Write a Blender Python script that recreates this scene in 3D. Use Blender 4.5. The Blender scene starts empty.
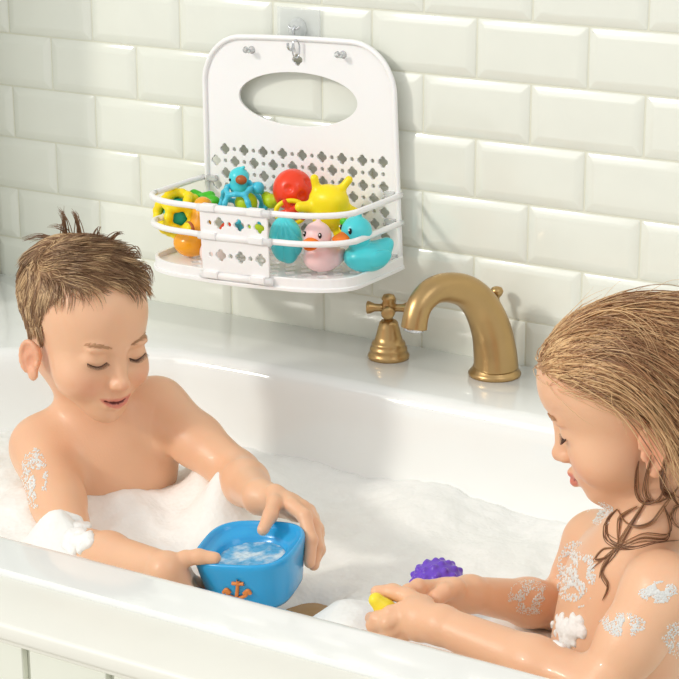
import bpy, bmesh, math, random
import numpy as np
from mathutils import Vector, Matrix, noise as mnoise
from mathutils.bvhtree import BVHTree
random.seed(7); RNG = np.random.default_rng(7)
SC = bpy.context.scene
COL = SC.collection

# ------------------------------------------------------------------ camera
F_PX, YAW, PIT, ROLL = 2020.24, -0.559255, -0.299083, -0.0058614
CAM = np.array([1.25688, -2.20879, 0.35627])
_f = np.array([math.sin(YAW)*math.cos(PIT), math.cos(YAW)*math.cos(PIT), math.sin(PIT)])
_r = np.array([math.cos(YAW), -math.sin(YAW), 0.0]); _u = np.cross(_r, _f)
_r2 = _r*math.cos(ROLL)+_u*math.sin(ROLL); _u2 = -_r*math.sin(ROLL)+_u*math.cos(ROLL)
cam_d = bpy.data.cameras.new('camera'); cam = bpy.data.objects.new('camera', cam_d); COL.objects.link(cam)
cam_d.sensor_width = 36.0; cam_d.lens = F_PX/679*36.0; cam_d.clip_start = .05; cam_d.clip_end = 50
M = Matrix.Identity(4)
for i in range(3):
    M[i][0], M[i][1], M[i][2], M[i][3] = _r2[i], _u2[i], -_f[i], CAM[i]
cam.matrix_world = M
SC.camera = cam
def ray_dir(px, py):
    return _f + _r2*(px-339.5)/F_PX - _u2*(py-339.5)/F_PX
def at(px, py, Y):
    """the point of the room seen at (px, py) that lies Y metres from the tiled wall"""
    d = ray_dir(px, py); return CAM + d*(Y-CAM[1])/d[1]

# ------------------------------------------------------------------ light
world = bpy.data.worlds.new('world'); SC.world = world; world.use_nodes = True
world.node_tree.nodes['Background'].inputs[0].default_value = (.97, .975, .955, 1)
world.node_tree.nodes['Background'].inputs[1].default_value = 0.78
def lamp(kind, name, loc, target, energy, color, size=1, sizey=None, angle=None):
    d = bpy.data.lights.new(name, kind); d.energy = energy; d.color = color
    if kind == 'AREA':
        d.shape = 'RECTANGLE'; d.size = size; d.size_y = sizey or size
    if kind == 'SUN': d.angle = angle
    o = bpy.data.objects.new(name, d); COL.objects.link(o); o.location = loc
    o.rotation_euler = (Vector(target)-Vector(loc)).to_track_quat('-Z', 'Y').to_euler(); return o
lamp('SUN', 'sun', (0, 0, 0), (.17, .26, -.17), 1.05, (1, .95, .87), angle=math.radians(6))
lamp('AREA', 'window_light', (-1.2, -2.6, 1.3), (-.1, -.4, -.4), 13, (1, .98, .95), 1.2, 1.4)
lamp('AREA', 'right_area_light', (2.2, -1.3, 1.6), (.2, -.3, -.4), 8, (.96, .98, 1), 1.2, 1.2)  # plain cool area light, out of view on the right
SC.view_settings.view_transform = 'Standard'; SC.view_settings.look = 'None'
SC.view_settings.exposure = 0.0; SC.view_settings.gamma = 1.0; SC.view_settings.use_curve_mapping = False

# ------------------------------------------------------------------ helpers
def lin(c):
    return tuple(((v/255)/12.92 if v/255 <= .04045 else ((v/255+.055)/1.055)**2.4) for v in c)
def mat(name, rgb, rough=.5, metal=0, sss=0, sss_rad=(1, .4, .25), sss_scale=.01, coat=0, trans=0, ior=1.45, alpha=1,
        bump=0, bscale=60, var=0.03, vscale=20, attr=None, spec=.5, bkind='noise'):
    m = bpy.data.materials.new(name); m.use_nodes = True; nt = m.node_tree; N = nt.nodes; L = nt.links
    b = N['Principled BSDF']; c = lin(rgb)
    b.inputs['Roughness'].default_value = rough; b.inputs['Metallic'].default_value = metal
    b.inputs['IOR'].default_value = ior; b.inputs['Specular IOR Level'].default_value = spec
    b.inputs['Coat Weight'].default_value = coat; b.inputs['Transmission Weight'].default_value = trans
    b.inputs['Alpha'].default_value = alpha
    if sss:
        b.inputs['Subsurface Weight'].default_value = sss; b.inputs['Subsurface Radius'].default_value = sss_rad
        b.inputs['Subsurface Scale'].default_value = sss_scale
    tc = N.new('ShaderNodeTexCoord')
    nz = N.new('ShaderNodeTexNoise'); nz.inputs['Scale'].default_value = vscale; nz.inputs['Detail'].default_value = 4
    L.new(tc.outputs['Object'], nz.inputs['Vector'])
    mx = N.new('ShaderNodeMix'); mx.data_type = 'RGBA'; mx.blend_type = 'MULTIPLY'; mx.inputs[0].default_value = 1
    rr = N.new('ShaderNodeMapRange'); rr.inputs[3].default_value = 1-var; rr.inputs[4].default_value = 1+var
    L.new(nz.outputs['Fac'], rr.inputs[0]); L.new(rr.outputs[0], mx.inputs[7])
    if attr:
        at_ = N.new('ShaderNodeAttribute'); at_.attribute_name = attr; L.new(at_.outputs['Color'], mx.inputs[6])
    else: mx.inputs[6].default_value = (*c, 1)
    L.new(mx.outputs[2], b.inputs['Base Color'])
    if bump:
        if bkind == 'voronoi':
            bn = N.new('ShaderNodeTexVoronoi'); bn.inputs['Scale'].default_value = bscale; o = bn.outputs['Distance']
        else:
            bn = N.new('ShaderNodeTexNoise'); bn.inputs['Scale'].default_value = bscale; bn.inputs['Detail'].default_value = 5; o = bn.outputs['Fac']
        L.new(tc.outputs['Object'], bn.inputs['Vector'])
        bp = N.new('ShaderNodeBump'); bp.inputs['Strength'].default_value = bump; bp.inputs['Distance'].default_value = .002
        L.new(o, bp.inputs['Height']); L.new(bp.outputs[0], b.inputs['Normal'])
    return m
MT = dict(
 tile=mat('glazed_tile', (232, 234, 224), .12, bump=.05, bscale=14, coat=.3),
 grout=mat('grout', (222, 222, 206), .8, bump=.3, bscale=200),
 enamel=mat('tub_enamel', (242, 244, 242), .10, coat=.4, var=.01),
 board=mat('painted_board', (240, 239, 230), .38, bump=.08, bscale=30),
 floor=mat('floor_tile', (190, 185, 175), .5),
 brass=mat('aged_brass', (188, 156, 108), .34, metal=1, bump=.06, bscale=80, var=.14, vscale=25),
 plastic=mat('white_plastic', (247, 246, 246), .3, var=.01, sss=.05, sss_scale=.004),
 chrome=mat('chrome', (210, 212, 215), .12, metal=1),
 clear=mat('clear_plastic', (236, 240, 240), .05, alpha=.32),
 clip=mat('clear_frosted_plastic', (238, 240, 240), .15, trans=.6, ior=1.35),
 foam=mat('soap_foam', (247, 247, 243), .6, sss=.25, sss_rad=(1, 1, 1), sss_scale=.012, bump=.35, bscale=170, bkind='voronoi', var=.03, vscale=40),
 foamblob=mat('soap_foam_bubbles', (250, 250, 247), .5, sss=.3, sss_rad=(1, 1, 1), sss_scale=.01, bump=.4, bscale=260, bkind='voronoi', var=.02),
 water=mat('bath_water', (176, 140, 92), .05, bump=.3, bscale=25, var=.15, vscale=40),
 skin=mat('wet_skin', (230, 190, 160), .40, sss=.22, sss_rad=(1, .42, .25), sss_scale=.008, bump=.10, bscale=350, var=.03, vscale=30, attr='tint', coat=.12),
 hair=mat('hair', (150, 115, 75), .38, attr='tint', var=.08, vscale=90, spec=.6),
 brow=mat('brow_hair', (196, 150, 112), .5), lash=mat('lash_hair', (82, 56, 42), .5),
 blue=mat('blue_plastic', (44, 166, 226), .22, coat=.3, sss=.1, sss_scale=.003),
 orange_mark=mat('orange_emblem', (226, 138, 70), .4),
 yellow=mat('yellow_rubber', (252, 226, 22), .35, sss=.1, sss_scale=.004),
 softyellow=mat('pale_yellow_rubber', (246, 226, 60), .35),
 purple=mat('purple_rubber', (112, 72, 200), .3, sss=.1, sss_scale=.004),
 orange=mat('orange_rubber', (255, 172, 30), .25, coat=.3),
 beak=mat('orange_beak', (245, 126, 32), .35),
 red=mat('red_rubber', (242, 64, 26), .3, coat=.2),
 green=mat('green_rubber', (76, 196, 40), .4),
 lime=mat('lime_rubber', (190, 216, 30), .4),
 teal=mat('teal_rubber', (34, 184, 176), .35),
 turq=mat('turquoise_rubber', (82, 216, 226), .3, sss=.1, sss_scale=.004),
 aqua=mat('aqua_lattice', (74, 198, 226), .3),
 pink=mat('pink_rubber', (255, 214, 214), .35, sss=.15, sss_scale=.004),
 blush=mat('pale_pink_rubber', (252, 228, 222), .35),
 magenta=mat('magenta_rubber', (226, 50, 100), .35),
 brown=mat('brown_rubber', (176, 88, 34), .4),
 black=mat('black_paint', (18, 18, 20), .25), white=mat('white_paint', (250, 250, 250), .3),
)
def link(name, me, m=None, parent=None, smooth=True, loc=None):
    o = bpy.data.objects.new(name, me); COL.objects.link(o)
    if m is not None and not len(me.materials): me.materials.append(MT[m] if isinstance(m, str) else m)
    if smooth and len(me.polygons): me.polygons.foreach_set('use_smooth', [True]*len(me.polygons))
    if loc is not None: o.location = loc
    if parent is not None:
        o.parent = parent
    return o
def tag(o, label, cat, group=None, kind=None):
    o['label'] = label; o['category'] = cat
    if group: o['group'] = group
    if kind: o['kind'] = kind
    return o
def struct(o): o['kind'] = 'structure'; return o
def empty(name, loc=(0, 0, 0), rot=(0, 0, 0)):
    o = bpy.data.objects.new(name, None); COL.objects.link(o); o.location = loc; o.rotation_euler = rot
    o.empty_display_size = .02; return o
def bm_obj(name, bm, m, parent=None, smooth=True, loc=None):
    me = bpy.data.meshes.new(name); bmesh.ops.recalc_face_normals(bm, faces=bm.faces[:]); bm.to_mesh(me); bm.free()
    return link(name, me, m, parent, smooth, loc)
def arr_mesh(name, V, Fq):
    me = bpy.data.meshes.new(name); me.from_pydata([tuple(v) for v in V], [], [tuple(f) for f in Fq]); me.update(); return me
def loft(name, rings, m, parent=None, cap=True, closed=True, smooth=True):
    """rings: list of equally long point lists, joined into a skin"""
    V = [p for r in rings for p in r]; n = len(rings[0]); Fq = []
    for i in range(len(rings)-1):
        for j in range(n if closed else n-1):
            a = i*n+j; b = i*n+(j+1) % n; Fq.append((a, b, b+n, a+n))
    if cap:
        Fq.append(tuple(range(n))[::-1]); Fq.append(tuple((len(rings)-1)*n+k for k in range(n)))
    bm = bmesh.new(); vs = [bm.verts.new(tuple(v)) for v in V]
    for f in Fq:
        try: bm.faces.new([vs[k] for k in f])
        except ValueError: pass
    return bm_obj(name, bm, m, parent, smooth)
def frames(P):
    P = np.array(P, float); T = np.gradient(P, axis=0); T /= np.linalg.norm(T, axis=1)[:, None]+1e-12
    up = np.array([0, 0, 1.]) if abs(T[0][2]) < .9 else np.array([1., 0, 0])
    n = np.cross(T[0], up); n /= np.linalg.norm(n); out = []
    for t in T:
        n = n-t*(n@t); n /= np.linalg.norm(n); out.append((n, np.cross(t, n)))
    return P, out
def tube(name, P, R, m, parent=None, seg=16, cap=True, flat=1.0):
    P, fr = frames(P); R = np.broadcast_to(np.array(R, float), (len(P),))
    rings = [[p+r*(math.cos(a)*n+flat*math.sin(a)*b) for a in np.linspace(0, 2*math.pi, seg, endpoint=False)] for p, r, (n, b) in zip(P, R, fr)]
    return loft(name, rings, m, parent, cap)
def cspline(P, n=12, closed=False):
    P = [np.array(p, float) for p in P]; out = []; N = len(P); rng = range(N if closed else N-1)
    for i in rng:
        g = (lambda k: P[k % N]) if closed else (lambda k: P[max(0, min(N-1, k))])
        p0, p1, p2, p3 = g(i-1), g(i), g(i+1), g(i+2)
        for t in np.linspace(0, 1, n, endpoint=False):
            out.append(.5*((2*p1)+(-p0+p2)*t+(2*p0-5*p1+4*p2-p3)*t*t+(-p0+3*p1-3*p2+p3)*t**3))
    if not closed: out.append(P[-1])
    return np.array(out)
def lathe(name, prof, m, parent=None, seg=40, loc=(0, 0, 0), rot=None):
    rings = []
    Rm_ = rot if rot is not None else np.eye(3)
    for r, z in prof:
        rings.append([np.array(loc)+Rm_@np.array([max(r, 1e-5)*math.cos(a), max(r, 1e-5)*math.sin(a), z]) for a in np.linspace(0, 2*math.pi, seg, endpoint=False)])
    return loft(name, rings, m, parent, True)
def box_bm(bm, x0, x1, y0, y1, z0, z1, bev=0):
    r = bmesh.ops.create_cube(bm, size=1); vs = r['verts']
    for v in vs: v.co = Vector(((x0+x1)/2+v.co.x*(x1-x0), (y0+y1)/2+v.co.y*(y1-y0), (z0+z1)/2+v.co.z*(z1-z0)))
    if bev:
        es = list({e for v in vs for e in v.link_edges})
        bmesh.ops.bevel(bm, geom=es, offset=bev, segments=3, affect='EDGES', profile=.5)
def Rz(a): c, s = math.cos(a), math.sin(a); return np.array([[c, -s, 0], [s, c, 0], [0, 0, 1]])
def Rx(a): c, s = math.cos(a), math.sin(a); return np.array([[1, 0, 0], [0, c, -s], [0, s, c]])
def Ry(a): c, s = math.cos(a), math.sin(a); return np.array([[c, 0, s], [0, 1, 0], [-s, 0, c]])
def plate2d(name, outline, holes, thick, m, parent, mapf, bevel=0.0):
    """flat plate with real holes; mapf sends (u, v, w) to the plate's place"""
    cu = bpy.data.curves.new(name, 'CURVE'); cu.dimensions = '2D'; cu.fill_mode = 'BOTH'; cu.extrude = thick/2
    cu.bevel_depth = bevel; cu.bevel_resolution = 1
    for poly in [outline]+holes:
        s = cu.splines.new('POLY'); s.points.add(len(poly)-1); s.use_cyclic_u = True
        for k, (x, y) in enumerate(poly): s.points[k].co = (x, y, 0, 1)
    tmp = bpy.data.objects.new('tmp', cu); COL.objects.link(tmp)
    dg = bpy.context.evaluated_depsgraph_get(); me = bpy.data.meshes.new_from_object(tmp.evaluated_get(dg))
    bpy.data.objects.remove(tmp); bpy.data.curves.remove(cu)
    me.name = name; me.materials.clear()
    for v in me.vertices: v.co = Vector(mapf(v.co.x, v.co.y, v.co.z))
    me.update()
    return link(name, me, m, parent, smooth=False)
def quatre(cx, cy, R, n=24):
    out = []
    for k in range(4):
        for ph in np.linspace(-84, 84, 7):
            a = math.radians(90*k+ph); d = .48*R
            out.append((cx+d*math.cos(math.radians(90*k))+.52*R*math.cos(a), cy+d*math.sin(math.radians(90*k))+.52*R*math.sin(a)))
    return out
def ell(cx, cy, a, b, n=32):
    return [(cx+a*math.cos(t), cy+b*math.sin(t)) for t in np.linspace(0, 2*math.pi, n, endpoint=False)]

# ------------------------------------------------------------------ smooth solids (distance fields meshed by surface nets)
class Prim:
    def __init__(s, kind, k=.01, sub=False, **a): s.kind, s.k, s.sub, s.a = kind, k, sub, a
    def bounds(s):
        a = s.a
        if s.kind == 'ell':
            r = max(a['r'])+1e-3; return a['c']-r, a['c']+r
        lo = np.minimum(a['p']-a['ra'], a['q']-a['rb']); hi = np.maximum(a['p']+a['ra'], a['q']+a['rb'])
        lo = np.minimum(lo, a['p']-a['ra']); hi = np.maximum(hi, a['p']+a['ra']); return lo, hi
    def d(s, X):
        a = s.a
        if s.kind == 'ell':
            q = (X-a['c'].astype(X.dtype))@a['R'].astype(X.dtype); r = a['r'].astype(X.dtype)
            k0 = np.sqrt(((q/r)**2).sum(-1)); k1 = np.sqrt(((q/(r*r))**2).sum(-1))
            return np.where(k0 < 1e-4, -r.min(), k0*(k0-1)/(k1+1e-9))
        p = a['p'].astype(X.dtype); ba = (a['q']-a['p']).astype(X.dtype); pa = X-p
        h = np.clip((pa@ba)/(ba@ba+1e-12), 0, 1)
        return np.sqrt(((pa-h[..., None]*ba)**2).sum(-1))-(a['ra']+(a['rb']-a['ra'])*h)
class Solid:
    def __init__(s): s.P = []; s.X = (np.eye(3), np.zeros(3), 1.0)
    def frame(s, R=np.eye(3), t=np.zeros(3), sc=1.0): s.X = (np.array(R), np.array(t, float), sc)
    def w(s, p): R, t, sc = s.X; return t+sc*(R@np.array(p, float))
    def ell(s, c, r, rot=None, k=.01, sub=False):
        R, t, sc = s.X; r = np.array([r]*3 if np.isscalar(r) else r, float)
        s.P.append(Prim('ell', k*sc, sub, c=s.w(c), r=r*sc, R=R@(rot if rot is not None else np.eye(3))))
    def cap(s, p, q, ra, rb=None, k=.01, sub=False):
        sc = s.X[2]; s.P.append(Prim('cap', k*sc, sub, p=s.w(p), q=s.w(q), ra=ra*sc, rb=(ra if rb is None else rb)*sc))
    def chain(s, pts, rs, k=.01, k0=None):
        for i in range(len(pts)-1): s.cap(pts[i], pts[i+1], rs[i], rs[i+1], k=(k0 if (i == 0 and k0) else k))
    @staticmethod
    def comb(v, d, k, sub):
        if sub:
            h = np.maximum(k-np.abs(-d-v), 0)/k; return np.maximum(v, -d)+h*h*k*.25
        h = np.maximum(k-np.abs(v-d), 0)/k; return np.minimum(v, d)-h*h*k*.25
    def eval(s, X, prims=None):
        v = np.full(X.shape[:-1], 10., X.dtype)
        for p in (prims or s.P): v = s.comb(v, p.d(X), max(p.k, 1e-4), p.sub)
        return v
    def mesh(s, name, res, lo=None, hi=None, smooth=1):
        B = [p.bounds() for p in s.P if not p.sub]
        l = np.min([b[0] for b in B], axis=0)-res*4; h = np.max([b[1] for b in B], axis=0)+res*4
        if lo is not None: l = np.maximum(l, lo)
        if hi is not None: h = np.minimum(h, hi)
        n = np.ceil((h-l)/res).astype(int)+1
        ax = [(l[i]+res*np.arange(n[i])).astype(np.float32) for i in range(3)]
        V = np.full(n, .05, np.float32)
        for p in s.P:
            b0, b1 = p.bounds(); mg = p.k+res*4
            i0 = np.clip(np.floor((b0-mg-l)/res).astype(int), 0, n); i1 = np.clip(np.ceil((b1+mg-l)/res).astype(int)+1, 0, n)
            if np.any(i1 <= i0): continue
            sl = tuple(slice(a, b) for a, b in zip(i0, i1))
            G = np.stack(np.meshgrid(*[ax[i][sl[i]] for i in range(3)], indexing='ij'), -1)
            V[sl] = s.comb(V[sl], p.d(G), max(p.k, 1e-4), p.sub)
        for axx in range(3):  # close at the cut-off borders
            for e in (0, -1):
                ix = [slice(None)]*3; ix[axx] = e; V[tuple(ix)] = np.maximum(V[tuple(ix)], 1e-3)
        return nets(name, V, l, res)
def nets(name, V, l, res):
    S = V < 0; nx, ny, nz = V.shape
    c = [(0, 0, 0), (1, 0, 0), (0, 1, 0), (1, 1, 0), (0, 0, 1), (1, 0, 1), (0, 1, 1), (1, 1, 1)]
    def sh(A, o): return A[o[0]:nx-1+o[0], o[1]:ny-1+o[1], o[2]:nz-1+o[2]]
    cnt = np.zeros((nx-1, ny-1, nz-1), np.int8)
    for o in c: cnt += sh(S, o)
    act = (cnt > 0) & (cnt < 8); I = np.argwhere(act); idx = np.full(act.shape, -1, np.int32); idx[act] = np.arange(len(I))
    acc = np.zeros((len(I), 3)); num = np.zeros(len(I))
    for a in range(8):
        for b in range(a+1, 8):
            oa, ob = np.array(c[a]), np.array(c[b])
            if np.abs(oa-ob).sum() != 1: continue
            va = V[tuple((I+oa).T)]; vb = V[tuple((I+ob).T)]; x = (va < 0) != (vb < 0)
            t = np.where(x, va/np.where(x, va-vb, 1), 0)
            acc += np.where(x[:, None], oa+(ob-oa)*t[:, None], 0); num += x
    P = l+res*(I+acc/num[:, None])
    Q = []
    for ax in range(3):
        u, w = [(1, 2), (2, 0), (0, 1)][ax]
        o1 = [0, 0, 0]; o1[ax] = 1
        A = S[:nx-1 if ax == 0 else nx, :ny-1 if ax == 1 else ny, :nz-1 if ax == 2 else nz]
        B = S[(1 if ax == 0 else 0):, (1 if ax == 1 else 0):, (1 if ax == 2 else 0):]
        E = np.argwhere(A != B); E = E[(E[:, u] > 0) & (E[:, w] > 0) & (E[:, u] < V.shape[u]-1) & (E[:, w] < V.shape[w]-1)]
        eu = np.zeros(3, int); eu[u] = 1; ew = np.zeros(3, int); ew[w] = 1
        q = np.stack([idx[tuple((E-eu-ew).T)], idx[tuple((E-ew).T)], idx[tuple(E.T)], idx[tuple((E-eu).T)]], 1)
        fl = ~A[tuple(E.T)]; q[fl] = q[fl][:, ::-1]; Q.append(q)
    Q = np.concatenate(Q)
    me = bpy.data.meshes.new(name); me.vertices.add(len(P)); me.vertices.foreach_set('co', P.astype(np.float32).ravel())
    me.loops.add(Q.size); me.loops.foreach_set('vertex_index', Q.astype(np.int32).ravel())
    me.polygons.add(len(Q)); me.polygons.foreach_set('loop_start', np.arange(0, Q.size, 4, dtype=np.int32))
    me.update(calc_edges=True); me.validate(); return me
def verts_of(me):
    a = np.empty(len(me.vertices)*3, np.float32); me.vertices.foreach_get('co', a); return a.reshape(-1, 3).astype(float)
def set_tint(me, C):
    ca = me.color_attributes.new('tint', 'FLOAT_COLOR', 'POINT')
    ca.data.foreach_set('color', np.c_[C, np.ones(len(C))].astype(np.float32).ravel())
def solid_obj(name, S, m, parent=None, res=.0012):
    return link(name, S.mesh(name, res), m, parent)

# ================================================================== SETTING
X_L, X_R = -.726, 1.75
S_T = .076; ZD = -.437
def tile_wall(name, origin, ux, nrm, ulo, uhi):
    """bevelled metro tiles in running bond; ux runs along the wall, nrm out of it"""
    bm = bmesh.new(); origin = np.array(origin, float); ux = np.array(ux, float); nrm = np.array(nrm, float); uz = np.array([0, 0, 1.])
    g = .0008; bev = .012; dep = .0035
    for row in range(-9, 7):
        z1 = -row*S_T-g; z0 = -(row+1)*S_T+g
        off = 1 if row % 2 == 0 else 0
        k0 = int(math.floor(ulo/S_T))-2
        for k in range(k0, int(uhi/S_T)+3):
            if (k-off) % 2: continue
            a, b = k*S_T+g, (k+2)*S_T-g
            a, b = max(a, ulo), min(b, uhi)
            if b-a < .02: continue
            pts = []
            for (e, h) in ((0, 0), (0, .0016), (bev, .0016+dep)):
                for (u, z) in ((a+e, z0+e), (b-e, z0+e), (b-e, z1-e), (a+e, z1-e)):
                    pts.append(bm.verts.new(tuple(origin+ux*u+uz*z+nrm*(h-.0045))))
            for l in (0, 4):
                for j in range(4):
                    f = bm.faces.new((pts[l+j], pts[l+(j+1) % 4], pts[l+4+(j+1) % 4], pts[l+4+j]))
            bm.faces.new(pts[8:12])
    o = bm_obj(name, bm, 'tile', smooth=False)
    bmod = o.modifiers.new('soften', 'BEVEL'); bmod.width = .0016; bmod.segments = 2; bmod.limit_method = 'ANGLE'; bmod.angle_limit = math.radians(8)
    for p in o.data.polygons: p.use_smooth = True
    return struct(o)
wb = tile_wall('wall_back', (0, 0, 0), (1, 0, 0), (0, -1, 0), X_L, X_R)
bm = bmesh.new(); box_bm(bm, X_L-.1, X_R, +.0036, .10, -1.0, .75); struct(bm_obj('wall_back_core', bm, 'grout', smooth=False)); bpy.data.objects['wall_back_core'].name = 'wall_back_grout'
bpy.data.objects['wall_back_grout'].parent = wb
wl = tile_wall('wall_left', (X_L, 0, 0), (0, -1, 0), (1, 0, 0), 0.002, .30)
bm = bmesh.new(); box_bm(bm, X_L-.10, X_L-.0036, -.30, 0, -1.0, .75); o = struct(bm_obj('wall_left_grout', bm, 'grout', smooth=False)); o.parent = wl
bm = bmesh.new(); box_bm(bm, X_L-.1, X_R, -3.2, .1, -1.04, -1.0); struct(bm_obj('floor', bm, 'floor', smooth=False))

# ------------------------------------------------------------------ bathtub
inner_pts = [(-.20, -.170), (.10, -.168), (.45, -.170), (.80, -.180), (1.02, -.235), (1.12, -.36), (1.135, -.475), (1.12, -.59), (1.02, -.715), (.80, -.772),
             (.45, -.776), (.10, -.780), (-.20, -.778), (-.38, -.75), (-.52, -.67), (-.585, -.56), (-.60, -.45), (-.565, -.365), (-.47, -.290), (-.38, -.225), (-.29, -.185)]
inner = cspline(inner_pts, 10, closed=True)
def normals2(P):
    T = np.roll(P, -1, 0)-np.roll(P, 1, 0); T /= np.linalg.norm(T, axis=1)[:, None]; N = np.c_[-T[:, 1], T[:, 0]]
    c = P.mean(0); s = np.sign(((c-P)*N).sum(1)); return N*s[:, None]
NI = normals2(inner)
def tub_ring(d, z):
    return [np.array([p[0]+n[0]*d, p[1]+n[1]*d, z]) for p, n in zip(inner, NI)]
prof = [(-.006, ZD+.0), (.0, ZD-.0005), (.006, ZD-.003), (.011, ZD-.008), (.0145, ZD-.016), (.017, ZD-.03), (.021, ZD-.06), (.027, ZD-.10), (.036, ZD-.16), (.05, ZD-.21), (.07, ZD-.245), (.10, ZD-.262), (.15, ZD-.27)]
rings = []
N_ = len(inner)
Y_F = -.843
def outer_pt(p, n):
    # where the flange meets its rectangle, keeps topology simple
    c = np.array([.25, -.47]); d = p-c; ts = []
    if d[0] > 1e-6: ts.append((1.32-c[0])/d[0])
    if d[0] < -1e-6: ts.append((X_L-c[0])/d[0])
    if d[1] > 1e-6: ts.append((-.0-c[1])/d[1])
    if d[1] < -1e-6: ts.append((Y_F-c[1])/d[1])
    return c+d*min(ts)
OUT = np.array([outer_pt(p, n) for p, n in zip(inner, NI)])
# put the four corners exactly on the rectangle
for cx, cy in ((X_L, 0), (1.32, 0), (1.32, Y_F), (X_L, Y_F)):
    k = np.argmin(((OUT-np.array([cx, cy]))**2).sum(1)); OUT[k] = (cx, cy)
rings = [[np.array([q[0], q[1], ZD-.03]) for q in OUT], [np.array([q[0], q[1], ZD-.003]) for q in OUT],
         [np.array([q[0]+(p[0]-q[0])*.02, q[1]+(p[1]-q[1])*.02, ZD]) for p, q in zip(inner, OUT)]]
rings += [tub_ring(d, z) for d, z in prof]
rings.append([r*np.array([.6, .6, 1])+np.array([.25*.4, -.475*.4, 0]) for r in rings[-1]])
tub = loft('bathtub', rings, 'enamel', cap=False)
bm = bmesh.new(); bm.from_mesh(tub.data)
bmesh.ops.contextual_create(bm, geom=[e for e in bm.edges if e.is_boundary and e.verts[0].co.z < -.6]); bm.to_mesh(tub.data); bm.free()
for p in tub.data.polygons: p.use_smooth = True
md = tub.modifiers.new('es', 'EDGE_SPLIT'); md.split_angle = math.radians(50)
tag(tub, 'long white enamel bathtub with a wide rear deck, filled with soapy foam', 'bathtub')
# wooden surround with grooved front panel
sur = empty('tub_surround', (0, -.9, -1.0)); tag(sur, 'cream painted wooden surround with grooved panels along the front of the bathtub', 'bath panel')
def setp(o, par): o.parent = par; o.matrix_parent_inverse = par.matrix_world.inverted() if False else Matrix.Translation(-Vector(par.location)) ; return o
bm = bmesh.new(); box_bm(bm, X_L, X_R, -.931, Y_F-.0015, ZD-.022, ZD-.0045, .004); setp(bm_obj('ledge_board', bm, 'board'), sur)
bm = bmesh.new(); box_bm(bm, X_L, X_R, -.9245, -.915, ZD-.028, ZD-.0225, .001); setp(bm_obj('rail', bm, 'board', smooth=False), sur)
xg = [.108+.0985*k for k in range(-8, 15)]
gp = []
bm = bmesh.new(); e0 = X_L
for g in xg:
    if g-.0045 > e0+.01: box_bm(bm, e0, g-.0045, -.9235, -.9155, -.999, ZD-.0285, .0012)
    e0 = g+.0045
box_bm(bm, X_L, X_R, -.9150, -.905, -.999, ZD-.0285)
setp(bm_obj('grooved_panel', bm, mat('painted_panel', (236, 238, 226), .45), smooth=False), sur)

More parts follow.
